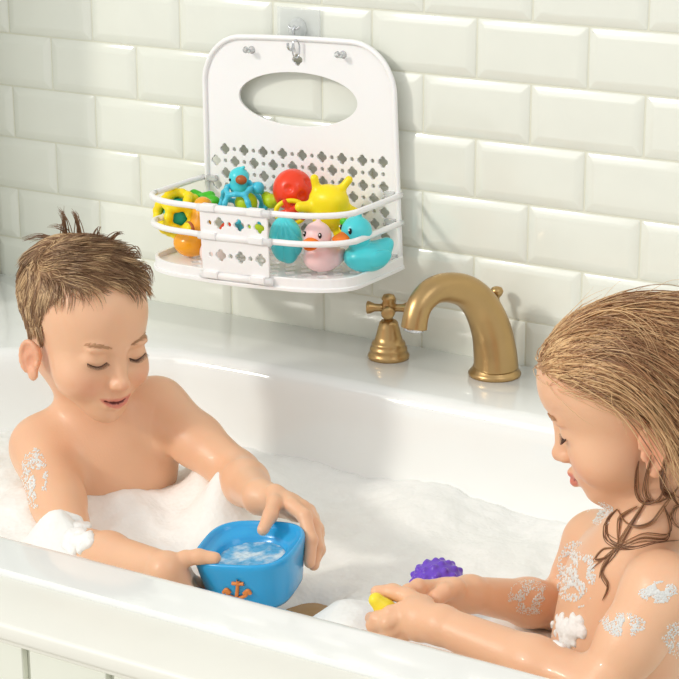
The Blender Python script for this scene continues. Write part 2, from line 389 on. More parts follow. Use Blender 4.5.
# ================================================================== PEOPLE
def head_prims(S, R, c, sc, mouth='smile', top=.074, fore=.058, cz=.036, cw=.0735, cy=.016):
    S.frame(R, c, sc)
    S.ell((0, cy, cz), (cw, .090+(cy-.016)*.6, top), k=.01)
    S.ell((0, -.026, .030), (cw-.0095, fore+.002, .056), k=.03)
    S.ell((0, -.030, -.030), (.057, .053, .058), k=.03)
    S.ell((0, .03, -.03), (.052, .05, .05), k=.02)
    for s in (-1, 1):
        S.ell((s*.034, -.050, -.040), (.0275, .028, .026), k=.022)
    S.ell((0, -.060, -.080), (.026, .023, .019), k=.026)
    S.ell((0, -.066, -.087), (.012, .013, .010), k=.015)
    for s in (-1, 1):   # sockets and closed lids
        S.ell((s*.029, -.096, -.003), (.017, .018, .0105), k=.018, sub=True)
        S.ell((s*.0285, -.0685, -.0065), (.0165, .0140, .0125), k=.006)
        S.ell((s*.029, -.0835, -.0120), (.0125, .0022, .0012), rot=Rz(s*.42), k=.003, sub=True)
        S.ell((s*.027, -.077, .010), (.016, .007, .005), k=.01)
    S.cap((0, -.077, .002), (0, -.0925, -.034), .0065, .0078, k=.014)
    S.ell((0, -.0955, -.037), (.0082, .0080, .0074), k=.006)
    for s in (-1, 1):
        S.ell((s*.0088, -.0895, -.0395), (.0052, .0065, .0052), k=.005)
        S.ell((s*.0046, -.0935, -.0452), (.0026, .0035, .0022), k=.002, sub=True)
    S.ell((0, -.0745, -.0600), (.0225, .0135, .0150), k=.012)
    if mouth == 'smile':
        up = [(-.0235, -.0745, -.0560), (-.012, -.0855, -.0600), (0, -.0885, -.0608), (.012, -.0855, -.0600), (.0235, -.0745, -.0560)]
        lo = [(-.0225, -.0745, -.0600), (-.012, -.0830, -.0675), (0, -.0860, -.0700), (.012, -.0830, -.0675), (.0225, -.0745, -.0600)]
        mid = [(-.0215, -.0790, -.0595), (-.011, -.0880, -.0637), (0, -.0900, -.0650), (.011, -.0880, -.0637), (.0215, -.0790, -.0595)]
        S.chain(up, [.0014, .0026, .0026, .0026, .0014], k=.003); S.chain(lo, [.0014, .0042, .0050, .0042, .0014], k=.004)
        for a, b, ra, rb in zip(mid[:-1], mid[1:], (.0008, .0021, .0024, .0021), (.0021, .0024, .0021, .0008)): S.cap(a, b, ra, rb, k=.002, sub=True)
    else:
        up = [(-.014, -.080, -.0625), (0, -.0905, -.0600), (.014, -.080, -.0625)]
        lo = [(-.013, -.080, -.0655), (0, -.0900, -.0695), (.013, -.080, -.0655)]
        S.chain(up, [.0022, .0042, .0022], k=.004); S.chain(lo, [.0022, .0052, .0022], k=.004)
        S.cap((-.012, -.087, -.0645), (0, -.0960, -.0645), .0005, .0009, k=.002, sub=True); S.cap((0, -.0960, -.0645), (.012, -.087, -.0645), .0009, .0005, k=.002, sub=True)
    n0 = len(S.P)
    for s in (-1, 1):
        E = np.array([s*.0735, .006, -.031]); ea = np.array([s*.40, .917, .0]); eu = np.array([0, .16, .987]); en = np.array([s*.917, -.40, 0])
        rot = np.stack([ea, eu, en], 1)
        if np.linalg.det(rot) < 0: rot = np.stack([-ea, eu, en], 1)
        P = lambda a, u, n=0: E+ea*a+eu*u+en*n
        S.ell(P(0, 0), (.0135, .0215, .0034), rot=rot, k=.005)
        S.ell(P(-.004, 0, -.004), (.010, .018, .0050), rot=rot, k=.006)
        S.ell(P(-.005, -.021, .0004), (.0068, .0080, .0042), rot=rot, k=.005)
        S.ell(P(-.0025, -.003, .0058), (.0068, .0105, .0064), rot=rot, k=.003, sub=True)
        S.ell(P(.004, .010, .0060), (.0065, .0075, .0048), rot=rot, k=.003, sub=True)
        hel = [P(.0135*math.cos(t)-.001, .0215*math.sin(t), .0022) for t in np.linspace(math.radians(170), math.radians(-62), 12)]
        S.chain(hel, [.0020, .0026]+[.0029]*8+[.0026, .0022], k=.0018)
        S.ell(P(-.0115, -.006, .0022), (.0034, .0048, .0030), rot=rot, k=.003)
    ears = S.P[n0:]; S.frame(); return ears
def hand_prims(S, wrist, fingers, thumb, sc=.9, side=None):
    """palm skinned between the wrist and the four knuckles; each finger is knuckle, two joints and tip"""
    S.frame(); W = np.array(wrist, float); K = [np.array(f[0], float) for f in fingers]
    kc = sum(K)/4
    for k in K: S.cap(W, W*.35+k*.65, .0150*sc, .0115*sc, k=.010)
    S.cap((K[0]+K[1])/2*.8+W*.2, (K[2]+K[3])/2*.8+W*.2, .0125*sc, .0115*sc, k=.010)
    for i, f in enumerate(fingers):
        f = [np.array(p, float) for p in f]; m = .88 if i == 3 else 1
        r = [.0092*sc*m, .0084*sc*m, .0078*sc*m, .0068*sc*m]
        S.cap(kc*.3+f[0]*.7*1.0+(W-kc)*.30, f[0], .0095*sc, r[0], k=.006)
        S.chain(f, r, k=.0022)
        for q, rr_ in zip(f[1:3], r[1:3]): S.ell(q, rr_*1.06, k=.003)
    t = [W*.72+kc*.28+(np.array(thumb[0])-W)*.25]+[np.array(p, float) for p in thumb]
    S.chain(t, [.0125*sc, .0108*sc, .0092*sc, .0086*sc, .0072*sc][:len(t)], k=.004, k0=.010)
BOAT_C = at(250, 548, -.590); BOAT_R = (math.radians(6), math.radians(-5), math.radians(13))
BOAT_M = Rz(BOAT_R[2])@Ry(BOAT_R[1])@Rx(BOAT_R[0])
def bl(*q): return BOAT_C+BOAT_M@np.array(q)
SK = np.array(lin((235, 186, 150))); SKR = np.array(lin((230, 150, 120))); LIP = np.array(lin((210, 104, 96))); DARK = np.array(lin((98, 34, 30)))
def skin_tint(me, R, c, sc, mouth='smile', base=SK):
    P = verts_of(me); q = ((P-c)@R)/sc
    C = np.tile(base, (len(P), 1))
    def g(cx, cy, cz, rx, ry, rz):
        return np.exp(-(((q-np.array([cx, cy, cz]))/np.array([rx, ry, rz]))**2).sum(1))
    def mixin(w, col, a=1.0):
        nonlocal C
        w = np.clip(w*a, 0, 1)[:, None]; C = C*(1-w)+np.array(col)*w
    for s in (-1, 1):
        mixin(g(s*.036, -.066, -.042, .020, .03, .016), SKR, .50)
        mixin(g(s*.076, .004, -.03, .014, .02, .03), SKR, .55)
    mixin(g(0, -.1, -.038, .010, .012, .008), SKR, .35)
    x, y, z = q.T
    if mouth == 'smile':
        ax = np.clip(np.abs(x)/.0235, 0, 1)
        cz = -.0648+.0062*ax**2; hh = .0078*(1-ax**2)**.6
        m = (np.abs(z-cz) < hh) & (np.abs(x) < .0235) & (y < -.071) & (y > -.1)
        inside = m & (np.abs(z-(-.0648+.006*ax**2)) < .0026*(1-ax**2)) & (y > -.0885+.012*ax**2)
    else:
        ax = np.clip(np.abs(x)/.016, 0, 1)
        hh = .0090*(1-ax**2)**.6; m = (np.abs(z+.0650) < hh) & (np.abs(x) < .016) & (y < -.078) & (y > -.105)
        inside = m & (np.abs(z+.0645) < .0009) & (y > -.090)
    mixin(np.clip((hh-np.abs(z-(cz if mouth == 'smile' else -.0650)))/.0022, 0, 1)*((y < -.071) & (y > -.105) & (ax < .999)), LIP, .72); C[inside] = DARK
    v = np.array([mnoise.noise(Vector(p*28)) for p in P[::1]]) if len(P) < 400000 else 0
    C = C*(1+.04*v[:, None]*np.array([.4, 1, 1.1]))
    set_tint(me, np.clip(C, 0, 1))

# ---- boy
RB = Rz(math.radians(70))@Rx(math.radians(10))@Ry(math.radians(2)); CB = at(85, 328, -.45); SB = .925
B = Solid()
head_prims(B, RB, CB, SB, mouth='smile', fore=.054, cw=.0695, cy=.021)
hb = lambda x, y, z: CB+SB*(RB@np.array([x, y, z]))
shR, shL = at(42, 447, -.47), at(157, 408, -.37)
neck0 = hb(0, .028, -.045); neck1 = (shR+shL)/2+np.array([0, .01, .008])
B.cap(neck0, neck1, .040, .042, k=.02)
tF = np.array([math.sin(math.radians(38)), -math.cos(math.radians(38)), 0]); tS = (shL-shR)/np.linalg.norm(shL-shR)
sm = (shR+shL)/2
tz = np.cross(tS, -tF); tz /= np.linalg.norm(tz); tR = np.stack([tS, np.cross(tz, tS), tz], 1)
B.cap(shR*.62+shL*.38+[0, .006, -.012], shR*.38+shL*.62+[0, .006, -.012], .046, .046, k=.03)
B.cap(shR, neck1+[0, 0, .004], .030, .030, k=.03); B.cap(shL, neck1+[0, 0, .004], .030, .030, k=.03)
B.ell(sm+np.array([.0, .005, -.060]), (.092, .062, .075), rot=tR, k=.03)
B.ell(sm+np.array([-.005, .012, -.150]), (.083, .062, .085), rot=tR, k=.04)
B.ell(sm+np.array([-.01, .02, -.235]), (.090, .072, .055), rot=tR, k=.04)
elR = at(72, 548, -.585); wrR = at(166, 570, -.665)
B.chain([shR, shR*.45+elR*.55, elR], [.037, .031, .026], k=.012, k0=.022)
B.chain([elR, elR*.6+wrR*.4, wrR], [.0265, .0255, .0185], k=.012)
elL = at(237, 474, -.395); wrL = at(260, 497, -.50)
B.chain([shL, shL*.5+elL*.5, elL], [.036, .031, .026], k=.012, k0=.022)
B.chain([elL, elL*.6+wrL*.4, wrL], [.0265, .0255, .0190], k=.012)
# hands on the boat's rim
hand_prims(B, wrR, [[bl(-.056, -.058, -.012), bl(-.047, -.059, -.028), bl(-.036, -.055, -.042), bl(-.022, -.047, -.053)], [bl(-.062, -.048, -.018), bl(-.056, -.046, -.034), bl(-.044, -.040, -.050), bl(-.026, -.034, -.057)],
    [bl(-.065, -.036, -.022), bl(-.058, -.032, -.038), bl(-.046, -.028, -.052), bl(-.03, -.022, -.057)], [bl(-.066, -.024, -.024), bl(-.059, -.018, -.036), bl(-.050, -.014, -.048), bl(-.038, -.010, -.055)]],
    [bl(-.066, -.056, .004), bl(-.052, -.050, .0115), bl(-.038, -.046, .0125), bl(-.021, -.044, .0105)])
hand_prims(B, wrL, [[bl(.026, .066, .018), bl(.044, .054, .012), bl(.056, .034, -.006), bl(.0575, .018, -.024)], [bl(.034, .074, .012), bl(.049, .063, -.002), bl(.056, .047, -.020), bl(.055, .034, -.036)],
    [bl(.038, .080, .004), bl(.049, .070, -.012), bl(.053, .058, -.030), bl(.049, .048, -.042)], [bl(.040, .085, -.006), bl(.047, .077, -.020), bl(.048, .066, -.034), bl(.042, .056, -.045)]],
    [bl(.000, .084, .022), bl(.008, .062, .022), bl(.010, .042, .0175), bl(.008, .022, .0105)])
RES_P = .0019
boy_me = B.mesh('person', RES_P, lo=np.array([-9, -9, -.66]))
skin_tint(boy_me, RB, CB, SB)
boy = link('person', boy_me, 'skin')
tag(boy, 'smiling short-haired child at left in the foam, looking down and holding a blue toy boat', 'person')

# ---- girl
RG = Rz(math.radians(-69))@Rx(math.radians(20))@Ry(math.radians(3)); CG = at(641, 394, -.55); SG = .955
G = Solid()
ear_g = head_prims(G, RG, CG, SG, mouth='pout', top=.061, fore=.064, cz=.028, cy=.004)
hg = lambda x, y, z: CG+SG*(RG@np.array([x, y, z]))
gL, gR = at(662, 592, -.655), at(597, 545, -.44)
gn = (gL+gR)/2+np.array([.012, 0, .012])
G.cap(hg(0, .030, -.045), gn, .038, .040, k=.02)
gm = (gL+gR)/2; gS = (gL-gR)/np.linalg.norm(gL-gR); gz = np.array([.18, 0, 1.0]); gz -= gS*(gz@gS); gz /= np.linalg.norm(gz)
gR3 = np.stack([gS, np.cross(gz, gS), gz], 1)
G.cap(gL, gn, .029, .030, k=.03); G.cap(gR, gn, .029, .030, k=.03)
G.cap(gL*.62+gR*.38-[0, 0, .012], gR*.62+gL*.38-[0, 0, .012], .045, .045, k=.03)
G.ell(gm+np.array([-.004, 0, -.060]), (.088, .062, .075), rot=gR3, k=.03)
G.ell(gm+np.array([-.012, 0, -.145]), (.080, .063, .085), rot=gR3, k=.04)
G.ell(gm+np.array([-.012, 0, -.215]), (.088, .072, .05), rot=gR3, k=.04)
geL = at(600, 690, -.705); gwL = at(441, 625, -.690)
geR = at(566, 608, -.455); gwR = at(470, 594, -.580)
G.chain([gL, gL*.5+geL*.5, geL], [.034, .029, .0245], k=.012, k0=.022)
G.chain([geL, geL*.6+gwL*.4, gwL], [.0250, .0235, .0180], k=.012)
G.chain([gR, gR*.5+geR*.5, geR], [.034, .029, .0245], k=.012, k0=.022)
G.chain([geR, geR*.6+gwR*.4, gwR], [.0255, .0235, .0175], k=.012)
hand_prims(G, gwL, [[at(410, 606, -.682), at(391, 614, -.694), at(377, 619, -.698), at(371, 618, -.684)], [at(406, 615, -.690), at(388, 623, -.702), at(374, 625, -.698), at(375, 626, -.682)],
    [at(408, 624, -.692), at(391, 631, -.700), at(378, 631, -.694), at(384, 630, -.680)], [at(413, 631, -.690), at(399, 637, -.695), at(388, 636, -.688), at(394, 633, -.677)]],
    [at(424, 606, -.672), at(408, 597, -.668), at(393, 592, -.668), at(377, 592, -.674)])
hand_prims(G, gwR, [[at(434, 588, -.622), at(418, 587, -.642), at(408, 592, -.654), at(402, 600, -.658)], [at(433, 595, -.624), at(417, 597, -.645), at(408, 603, -.655), at(414, 609, -.654)],
    [at(436, 602, -.620), at(423, 607, -.638), at(415, 612, -.648), at(424, 615, -.643)], [at(442, 608, -.612), at(431, 614, -.628), at(425, 618, -.636), at(433, 619, -.630)]],
    [at(455, 588, -.612), at(445, 592, -.628), at(437, 598, -.638), at(430, 604, -.642)])
girl_me = G.mesh('person', RES_P, lo=np.array([-9, -9, -.66]))
skin_tint(girl_me, RG, CG, SG, mouth='pout')
girl = link('person', girl_me, 'skin')
tag(girl, 'long-haired child at right seen in profile, wet blond hair, holding a small yellow toy', 'person')

# ------------------------------------------------------------------ hair
def strand_mesh(name, P, r0, col, parent, m='hair', taper=True):
    """P (N, S, 3) strand points -> three-sided tapering tubes"""
    N, S, _ = P.shape; T = np.gradient(P, axis=1); T /= np.linalg.norm(T, axis=2)[..., None]+1e-9
    ref = np.tile(np.array([.31, .52, .80]), (N, S, 1)); n = np.cross(T, ref); n /= np.linalg.norm(n, axis=2)[..., None]+1e-9; b = np.cross(T, n)
    t = np.linspace(0, 1, S)[None, :, None]; R = np.asarray(r0).reshape(-1, 1, 1)*((1-t**2*.85) if taper else 1)
    rings = [P+R*(math.cos(a)*n+math.sin(a)*b) for a in (0, 2.094, 4.189)]
    V = np.stack(rings, 2).reshape(-1, 3)
    i = np.arange(N)[:, None, None]*S*3; s = np.arange(S-1)[None, :, None]*3; k = np.arange(3)[None, None, :]; k2 = (k+1) % 3
    Q = np.stack([i+s+k, i+s+k2, i+s+3+k2, i+s+3+k], -1).reshape(-1, 4)
    me = bpy.data.meshes.new(name); me.vertices.add(len(V)); me.vertices.foreach_set('co', V.astype(np.float32).ravel())
    me.loops.add(Q.size); me.loops.foreach_set('vertex_index', Q.astype(np.int32).ravel())
    me.polygons.add(len(Q)); me.polygons.foreach_set('loop_start', np.arange(0, Q.size, 4, dtype=np.int32)); me.update(calc_edges=True)
    if col is not None: set_tint(me, np.repeat(col, S*3, axis=0))
    return link(name, me, m, parent)
def grad(Sd, X, prims, e=.0015):
    g = np.stack([Sd.eval(X+e*np.eye(3)[i], prims)-Sd.eval(X-e*np.eye(3)[i], prims) for i in range(3)], -1)
    return g/(np.linalg.norm(g, axis=-1)[..., None]+1e-9)
def scalp_points(Sd, prims, R, c, sc, mask, n):
    out = []
    while sum(map(len, out)) < n:
        d = RNG.normal(size=(n*2, 3)); d /= np.linalg.norm(d, axis=1)[:, None]
        q = np.array([0, .01, .03])+d*.12
        X = c+sc*(q@R.T)
        for _ in range(6): X = X-grad(Sd, X, prims)*Sd.eval(X, prims)[:, None]
        q = ((X-c)@R)/sc; out.append(X[mask(q)])
    return np.concatenate(out)[:n]
skull = lambda Sd: Sd.P[:8]
def clump(P, k, amt):
    """draw the ends of neighbouring strands together, as wet hair does"""
    N, S, _ = P.shape; ctr = RNG.choice(N, k, replace=False)
    root = P[:, 0]; d = ((root[:, None]-root[ctr][None])**2).sum(-1) if N*k < 4e7 else None
    j = ctr[np.argmin(d, 1)]; w = (np.linspace(0, 1, S)**1.3)[None, :, None]*amt
    clump.j = j
    return P*(1-w)+(P[j]+(root-root[j])[:, None]*.15)*w

def boy_mask(q):
    x, y, z = q.T
    line = np.interp(y, [-.09, -.06, -.035, -.016, -.010, .0, .03, .045, .1], [.090, .086, .077, .062, .024, -.016, -.006, -.050, -.052])
    return (z > line) & (z > -.05)
def cap_mesh(Sd, prims, R, c, sc, mask, off, col, parent, nu=150, nv=90):
    """thin scalp layer under the strands"""
    th = np.linspace(0, 2*np.pi, nu, endpoint=False); ph = np.linspace(0.0, np.pi*.78, nv)
    TH, PH = np.meshgrid(th, ph); q = np.stack([np.sin(PH)*np.cos(TH), np.sin(PH)*np.sin(TH), np.cos(PH)], -1).reshape(-1, 3)*.12+np.array([0, .01, .03])
    X = c+sc*(q@R.T)
    for _ in range(8): X = X-grad(Sd, X, prims)*Sd.eval(X, prims)[:, None]
    q = ((X-c)@R)/sc; ok = mask(q); X = X+grad(Sd, X, prims)*off
    Fq = []
    for i in range(nv-1):
        for j in range(nu):
            a, b = i*nu+j, i*nu+(j+1) % nu
            if ok[a] and ok[b] and ok[a+nu] and ok[b+nu]: Fq.append((a, b, b+nu, a+nu))
    me = arr_mesh('scalp_hair', X, Fq); set_tint(me, np.tile(col, (len(X), 1))); return link('scalp_hair', me, 'hair', parent)

HB1, HB2, HB3 = (np.array(lin(c)) for c in ((168, 130, 94), (124, 90, 62), (214, 180, 136)))
pr = skull(B)
cap_mesh(B, pr, RB, CB, SB, boy_mask, .0010, HB1*.9, boy)
def grow(Sd, prims, R, c, sc, X0, L, S, flow, lift, jit, minoff=.0015, grav=0):
    P = [X0]; X = X0.copy(); st = (L/S)[:, None]
    rnd = RNG.normal(size=X0.shape)*jit
    for i in range(S):
        g = grad(Sd, X, prims); q = ((X-c)@R)/sc
        d = flow(q, i/S)@R.T+rnd
        if grav: d = d+np.array([0, 0, -grav*(i/S)])*np.clip((q[:, 1:2]+.03)/.05, 0.05, 1)
        sd = Sd.eval(X, prims)
        near = np.exp(-np.maximum(sd, 0)/.012)[:, None]
        d = d-g*(d*g).sum(1)[:, None]*near; d /= np.linalg.norm(d, axis=1)[:, None]+1e-9
        d = d+g*lift(q, i/S)[:, None]; d /= np.linalg.norm(d, axis=1)[:, None]+1e-9
        X = X+d*st
        sd = Sd.eval(X, prims); X = X+grad(Sd, X, prims)*np.maximum(minoff-sd, 0)[:, None]
        P.append(X)
    return np.stack(P, 1)
def boy_flow(q, t):
    x, y, z = q.T; crown = np.array([-.012, .055, .10])
    away = q-crown; away[:, 2] *= .6
    top = np.stack([.95+0*x, -.75+0*x, .15+0*x], 1)
    w = np.clip((z-.062)/.03, 0, 1)[:, None]*np.clip((.055-y)/.03, 0, 1)[:, None]
    side = np.stack([0*x, .12-1.2*np.clip(.02-y, 0, .05)*0, -1+0*x], 1)
    f = side*(1-w)+top*w+away/.06*.25
    return f
def boy_lift(q, t):
    return np.where(q[:, 2] > .075, np.where(q[:, 1] < -.03, .10, .26)-.10*t, .03)
X0 = scalp_points(B, pr, RB, CB, SB, boy_mask, 7000)
q0 = ((X0-CB)@RB)/SB
Ltop = np.clip((q0[:, 2]-.045)/.04, 0, 1)
L_ = (.013+.022*Ltop)*RNG.uniform(.7, 1.25, len(X0))
P = grow(B, pr, RB, CB, SB, X0, L_, 6, boy_flow, boy_lift, .20)
P = clump(P, 420, .62)
cl_ = RNG.uniform(0, 1, len(P))[clump.j][:, None]; mixc = np.clip(RNG.uniform(0, 1, (len(P), 1))*.6+cl_*.5-.05, 0, 1); mm = RNG.uniform(0, 1, (len(P), 1)) < np.where(cl_ < .45, .55, .10)
colr = HB1*(1-mixc)+HB2*mixc; colr = np.where(mm, HB3, colr)
strand_mesh('hair', P, RNG.uniform(.00045, .0008, len(P)), colr, boy)
# tufts that stand up from the crown
T_ = []
for (bx, by, tx, ty, n) in ((66, 240, 60, 210, 16), (80, 240, 73, 212, 14), (60, 243, 24, 240, 14), (70, 240, 50, 226, 8), (108, 243, 122, 234, 10), (143, 268, 153, 282, 10), (128, 252, 141, 259, 10), (95, 240, 98, 229, 8)):
    for k in range(n):
        b0 = at(bx+RNG.normal()*2.5, by+RNG.normal()*2, -.43); t0 = at(tx+RNG.normal()*1.6, ty+RNG.normal()*1.6, -.43+RNG.normal()*.006)
        s = np.linspace(0, 1, 7)[:, None]; bend = np.array([.004, 0, .010])*np.sin(s*np.pi)*RNG.uniform(.2, 1)
        T_.append(b0*(1-s)+t0*s+bend)
strand_mesh('hair_tuft', np.array(T_), np.full(len(T_), .00065), np.tile(HB2, (len(T_), 1)), boy)

def brows(Rr, c, sc, parent, n=90, m='brow'):
    for s in (-1, 1):
        L = []
        for k in range(n):
            t = RNG.uniform(0, 1); x = s*(.013+.030*t); z = .0105+.0055*math.sin(min(t*1.15, 1)*math.pi*.62)+RNG.normal()*.0010
            q = np.array([x, -.11, z]); X = c+sc*(Rr@q); dn = Rr@np.array([0, 1., 0])
            Sd = B if parent is boy else G
            for _ in range(30): X = X+dn*Sd.eval(X[None], Sd.P[:40])[0]*.8
            d = Rr@np.array([s*1., .2, .35-.6*t]); d /= np.linalg.norm(d); g = grad(Sd, X[None], Sd.P[:40])[0]; d = d-g*(d@g)
            sgs = np.linspace(0, 1, 4)[:, None]; L.append(X+g*.0004+(d*sgs*.0055+g*.0006*np.sin(sgs*3))*sc)
        strand_mesh('eyebrow', np.array(L), np.full(len(L), .00038), None, parent, m)
def lashes(Rr, c, sc, parent, n=26, droop=.6):
    Sd = B if parent is boy else G
    for s in (-1, 1):
        L = []; line = []
        for k in range(n):
            t = k/(n-1); x = s*(.0165+.0255*t); z = -.0098-.0045*math.sin(t*math.pi)+.0012*t
            X = c+sc*(Rr@np.array([x, -.115, z])); dn = Rr@np.array([0, 1., 0])
            for _ in range(30): X = X+dn*Sd.eval(X[None], Sd.P[:40])[0]*.8
            d = Rr@np.array([s*(t-.35)*.9, -1., -droop]); d /= np.linalg.norm(d)
            sgs = np.linspace(0, 1, 4)[:, None]; L.append(X+d*sgs*.0072*sc+Rr@np.array([0, 0, .0012])*(sgs**2)); line.append(X+d*.0002)
        strand_mesh('eyelash', np.array(L), np.full(len(L), .00042), None, parent, 'lash')
        tube('lash_line', line, .0007*sc, 'lash', parent, seg=6)
brows(RB, CB, SB, boy); lashes(RB, CB, SB, boy)
brows(RG, CG, SG, girl); lashes(RG, CG, SG, girl)

# girl's wet hair combed back
def girl_mask(q):
    x, y, z = q.T
    line = np.interp(y, [-.09, -.06, -.035, -.012, .004, .02, .035, .05, .1], [.062, .054, .038, .018, -.002, .000, -.034, -.055, -.06])
    return (z > line)
HG1, HG2, HG3 = (np.array(lin(c)) for c in ((198, 150, 106), (144, 100, 68), (234, 196, 146)))
pg = skull(G)
cap_mesh(G, pg, RG, CG, SG, girl_mask, .0010, HG1*.8, girl)
def girl_flow(q, t):
    x, y, z = q.T
    front = np.clip((.03-y)/.08, 0, 1)
    kk = np.clip((y+.045)/.06, 0, 1); dn = -.12-(.95*np.clip((.085-z)/.10, 0, 1)+.5*t)*kk
    return np.stack([x*5, 1.0-.45*np.clip((.03-z)/.08, 0, 1)+0*x, dn], 1)
X0 = scalp_points(G, pg, RG, CG, SG, girl_mask, 8500)
q0 = ((X0-CG)@RG)/SG
fr = np.clip((.03-q0[:, 1])/.1, 0, 1)
L_ = (.085+.085*RNG.uniform(0, 1, len(X0)))+.03*fr
P = grow(G, pg+[p for p in ear_g if p.kind == 'ell' and not p.sub]+[p for p in G.P if p.kind == 'cap' and p.a['ra'] > .027*1 and p.sub is False][:4], RG, CG, SG, X0, L_, 14, girl_flow, lambda q, t: .03+0*q[:, 1], .20, minoff=.0022, grav=.9)
P = clump(P, 520, .60)
wv = np.sin(np.linspace(0, 1, P.shape[1])[None, :]*9+RNG.uniform(0, 6, (len(P), 1)))[..., None]*RNG.normal(size=(len(P), 1, 3))*.0011
P = P+wv*np.linspace(0, 1, P.shape[1])[None, :, None]
cl_ = RNG.uniform(0, 1, len(P))[clump.j][:, None]; mixc = np.clip(RNG.uniform(0, 1, (len(P), 1))*.6+cl_*.7-.1, 0, 1); mm = RNG.uniform(0, 1, (len(P), 1)) < np.where(cl_ < .45, .62, .12)
back = np.clip((q0[:, 1:2]-.01)/.06, 0, 1)*.55
colr = HG1*(1-mixc)+HG2*mixc; colr = np.where(mm, HG3, colr)
strand_mesh('hair', P, RNG.uniform(.00045, .0009, len(P)), colr, girl)
# fine pale flyaway hairs over the temple and parting
X1 = scalp_points(G, pg, RG, CG, SG, lambda q: girl_mask(q+np.array([0, 0, .010])), 1500)
P1 = grow(G, pg, RG, CG, SG, X1, RNG.uniform(.03, .09, len(X1)), 12, girl_flow, lambda q, t: .05-.05*t+0*q[:, 0], .30, minoff=.0035, grav=.7)
P1 = P1+np.cumsum(RNG.normal(size=P1.shape)*.0006, axis=1)
strand_mesh('flyaway_hair', P1, np.full(len(P1), .00036), np.where(RNG.uniform(0, 1, (len(P1), 1)) < .7, HG3, HG1), girl)
# loose locks lying on neck and shoulder
bvh = BVHTree.FromPolygons([v.co for v in girl_me.vertices], [tuple(p.vertices) for p in girl_me.polygons])
bvhb = BVHTree.FromPolygons([v.co for v in boy_me.vertices], [tuple(p.vertices) for p in boy_me.polygons])
def on_skin(tree, px, py, off=.002, fallback=-.62):
    d = Vector(ray_dir(px, py)).normalized(); h = tree.ray_cast(Vector(CAM), d)
    if h[0] is None: return at(px, py, fallback), None
    return np.array(h[0])+np.array(h[1])*off, np.array(h[1])
z7 = lambda L: [(540+x/4.85, 430+y/4.85) for x, y in L]
LK = [z7([(480, 150), (468, 210), (470, 300), (500, 350), (560, 345), (600, 300), (604, 200), (640, 90)]),
      z7([(372, 385), (335, 430), (320, 480), (335, 535), (400, 570), (470, 572), (560, 548), (679, 535)]),
      z7([(375, 385), (410, 440), (470, 462), (540, 440), (600, 365), (650, 300), (690, 250)]),
      z7([(600, 365), (622, 430), (630, 490), (600, 525), (500, 520), (430, 545), (365, 580), (300, 630), (245, 679)]),
      z7([(520, 330), (440, 455), (390, 540), (350, 600), (305, 660), (285, 720)]),
      z7([(368, 572), (305, 578), (262, 625), (300, 625), (350, 595), (375, 572)]),
      z7([(580, 200), (600, 300), (650, 330), (690, 400)]), z7([(470, 370), (400, 420), (385, 470), (380, 550)]),
      z7([(690, 360), (650, 380), (640, 430), (680, 480)]), z7([(350, 600), (300, 690), (330, 760), (300, 830)]),
      z7([(540, 120), (520, 220), (515, 310), (560, 350), (640, 320)]), z7([(620, 60), (600, 180), (590, 260), (620, 300), (679, 330)])]
Ls = []
for L in LK:
    c2 = cspline([(x, y, 0) for x, y in L], 10)[:, :2]
    for k in range(7):
        j = RNG.normal(size=2)*1.6; w = RNG.uniform(.6, 1.4)
        pts = []; last = None
        for i, (x, y) in enumerate(c2):
            t = i/(len(c2)-1); a = math.sin(t*math.pi)*w
            p, n = on_skin(bvh, x+j[0]*a, y+j[1]*a, .0022+.0010*(k % 3))
            dep = float((p-CAM)@_f)
            if last is not None: dep = last+max(-.004, min(.004, dep-last))
            last = dep; d = ray_dir(x+j[0]*a, y+j[1]*a); pts.append(CAM+d*dep/float(d@_f))
        pts = np.array(pts); s = np.linspace(0, len(pts)-1, 40); pts = np.stack([np.interp(s, np.arange(len(pts)), pts[:, a]) for a in range(3)], 1)
        Ls.append(pts)
strand_mesh('loose_lock', np.array(Ls), np.full(len(Ls), .00050), np.where(RNG.uniform(0, 1, (len(Ls), 1)) < .6, np.array(lin((122, 82, 56))), np.array(lin((168, 124, 84)))), girl)

# ================================================================== FOAM AND WATER
def inside_poly(px, py, poly):
    ins = np.zeros(px.shape, bool); n = len(poly)
    for i in range(n):
        x0, y0 = poly[i]; x1, y1 = poly[(i+1) % n]
        c = ((y0 > py) != (y1 > py)) & (px < (x1-x0)*(py-y0)/(y1-y0+1e-12)+x0); ins ^= c
    return ins
def fbm(x, y, s, o=4, seed=0.):
    return sum(np.array([mnoise.noise(Vector((a*s*2**k+seed, b*s*2**k, seed*1.7))) for a, b in zip(x.ravel(), y.ravel())]).reshape(x.shape)/2**k for k in range(o))
st = .0045
gx = np.arange(-.62, 1.14, st); gy = np.arange(-.79, -.16, st); GX, GY = np.meshgrid(gx, gy, indexing='ij')
GZ = -.548+.012*fbm(GX, GY, 7, 2)+.0032*fbm(GX, GY, 40, 3, 3.)
def bump_at(px, py, Y, h, r, ry=None):
    global GZ
    p = at(px, py, Y); GZ = GZ+h*np.exp(-((GX-p[0])/r)**2-((GY-p[1])/(ry or r))**2)
bump_at(40, 535, -.52, .045, .07); bump_at(90, 545, -.60, .022, .045); bump_at(0, 525, -.42, .04, .09)
bump_at(350, 590, -.60, .016, .05); bump_at(225, 455, -.31, .040, .055); bump_at(224, 484, -.425, .070, .033); bump_at(205, 470, -.385, .045, .030); bump_at(95, 560, -.61, .022, .028); bump_at(560, 640, -.57, .028, .028); bump_at(55, 545, -.60, .048, .034); bump_at(135, 510, -.43, .026, .055); bump_at(410, 495, -.28, .014, .08)
bump_at(500, 590, -.50, .010, .05); bump_at(330, 600, -.70, .012, .04)
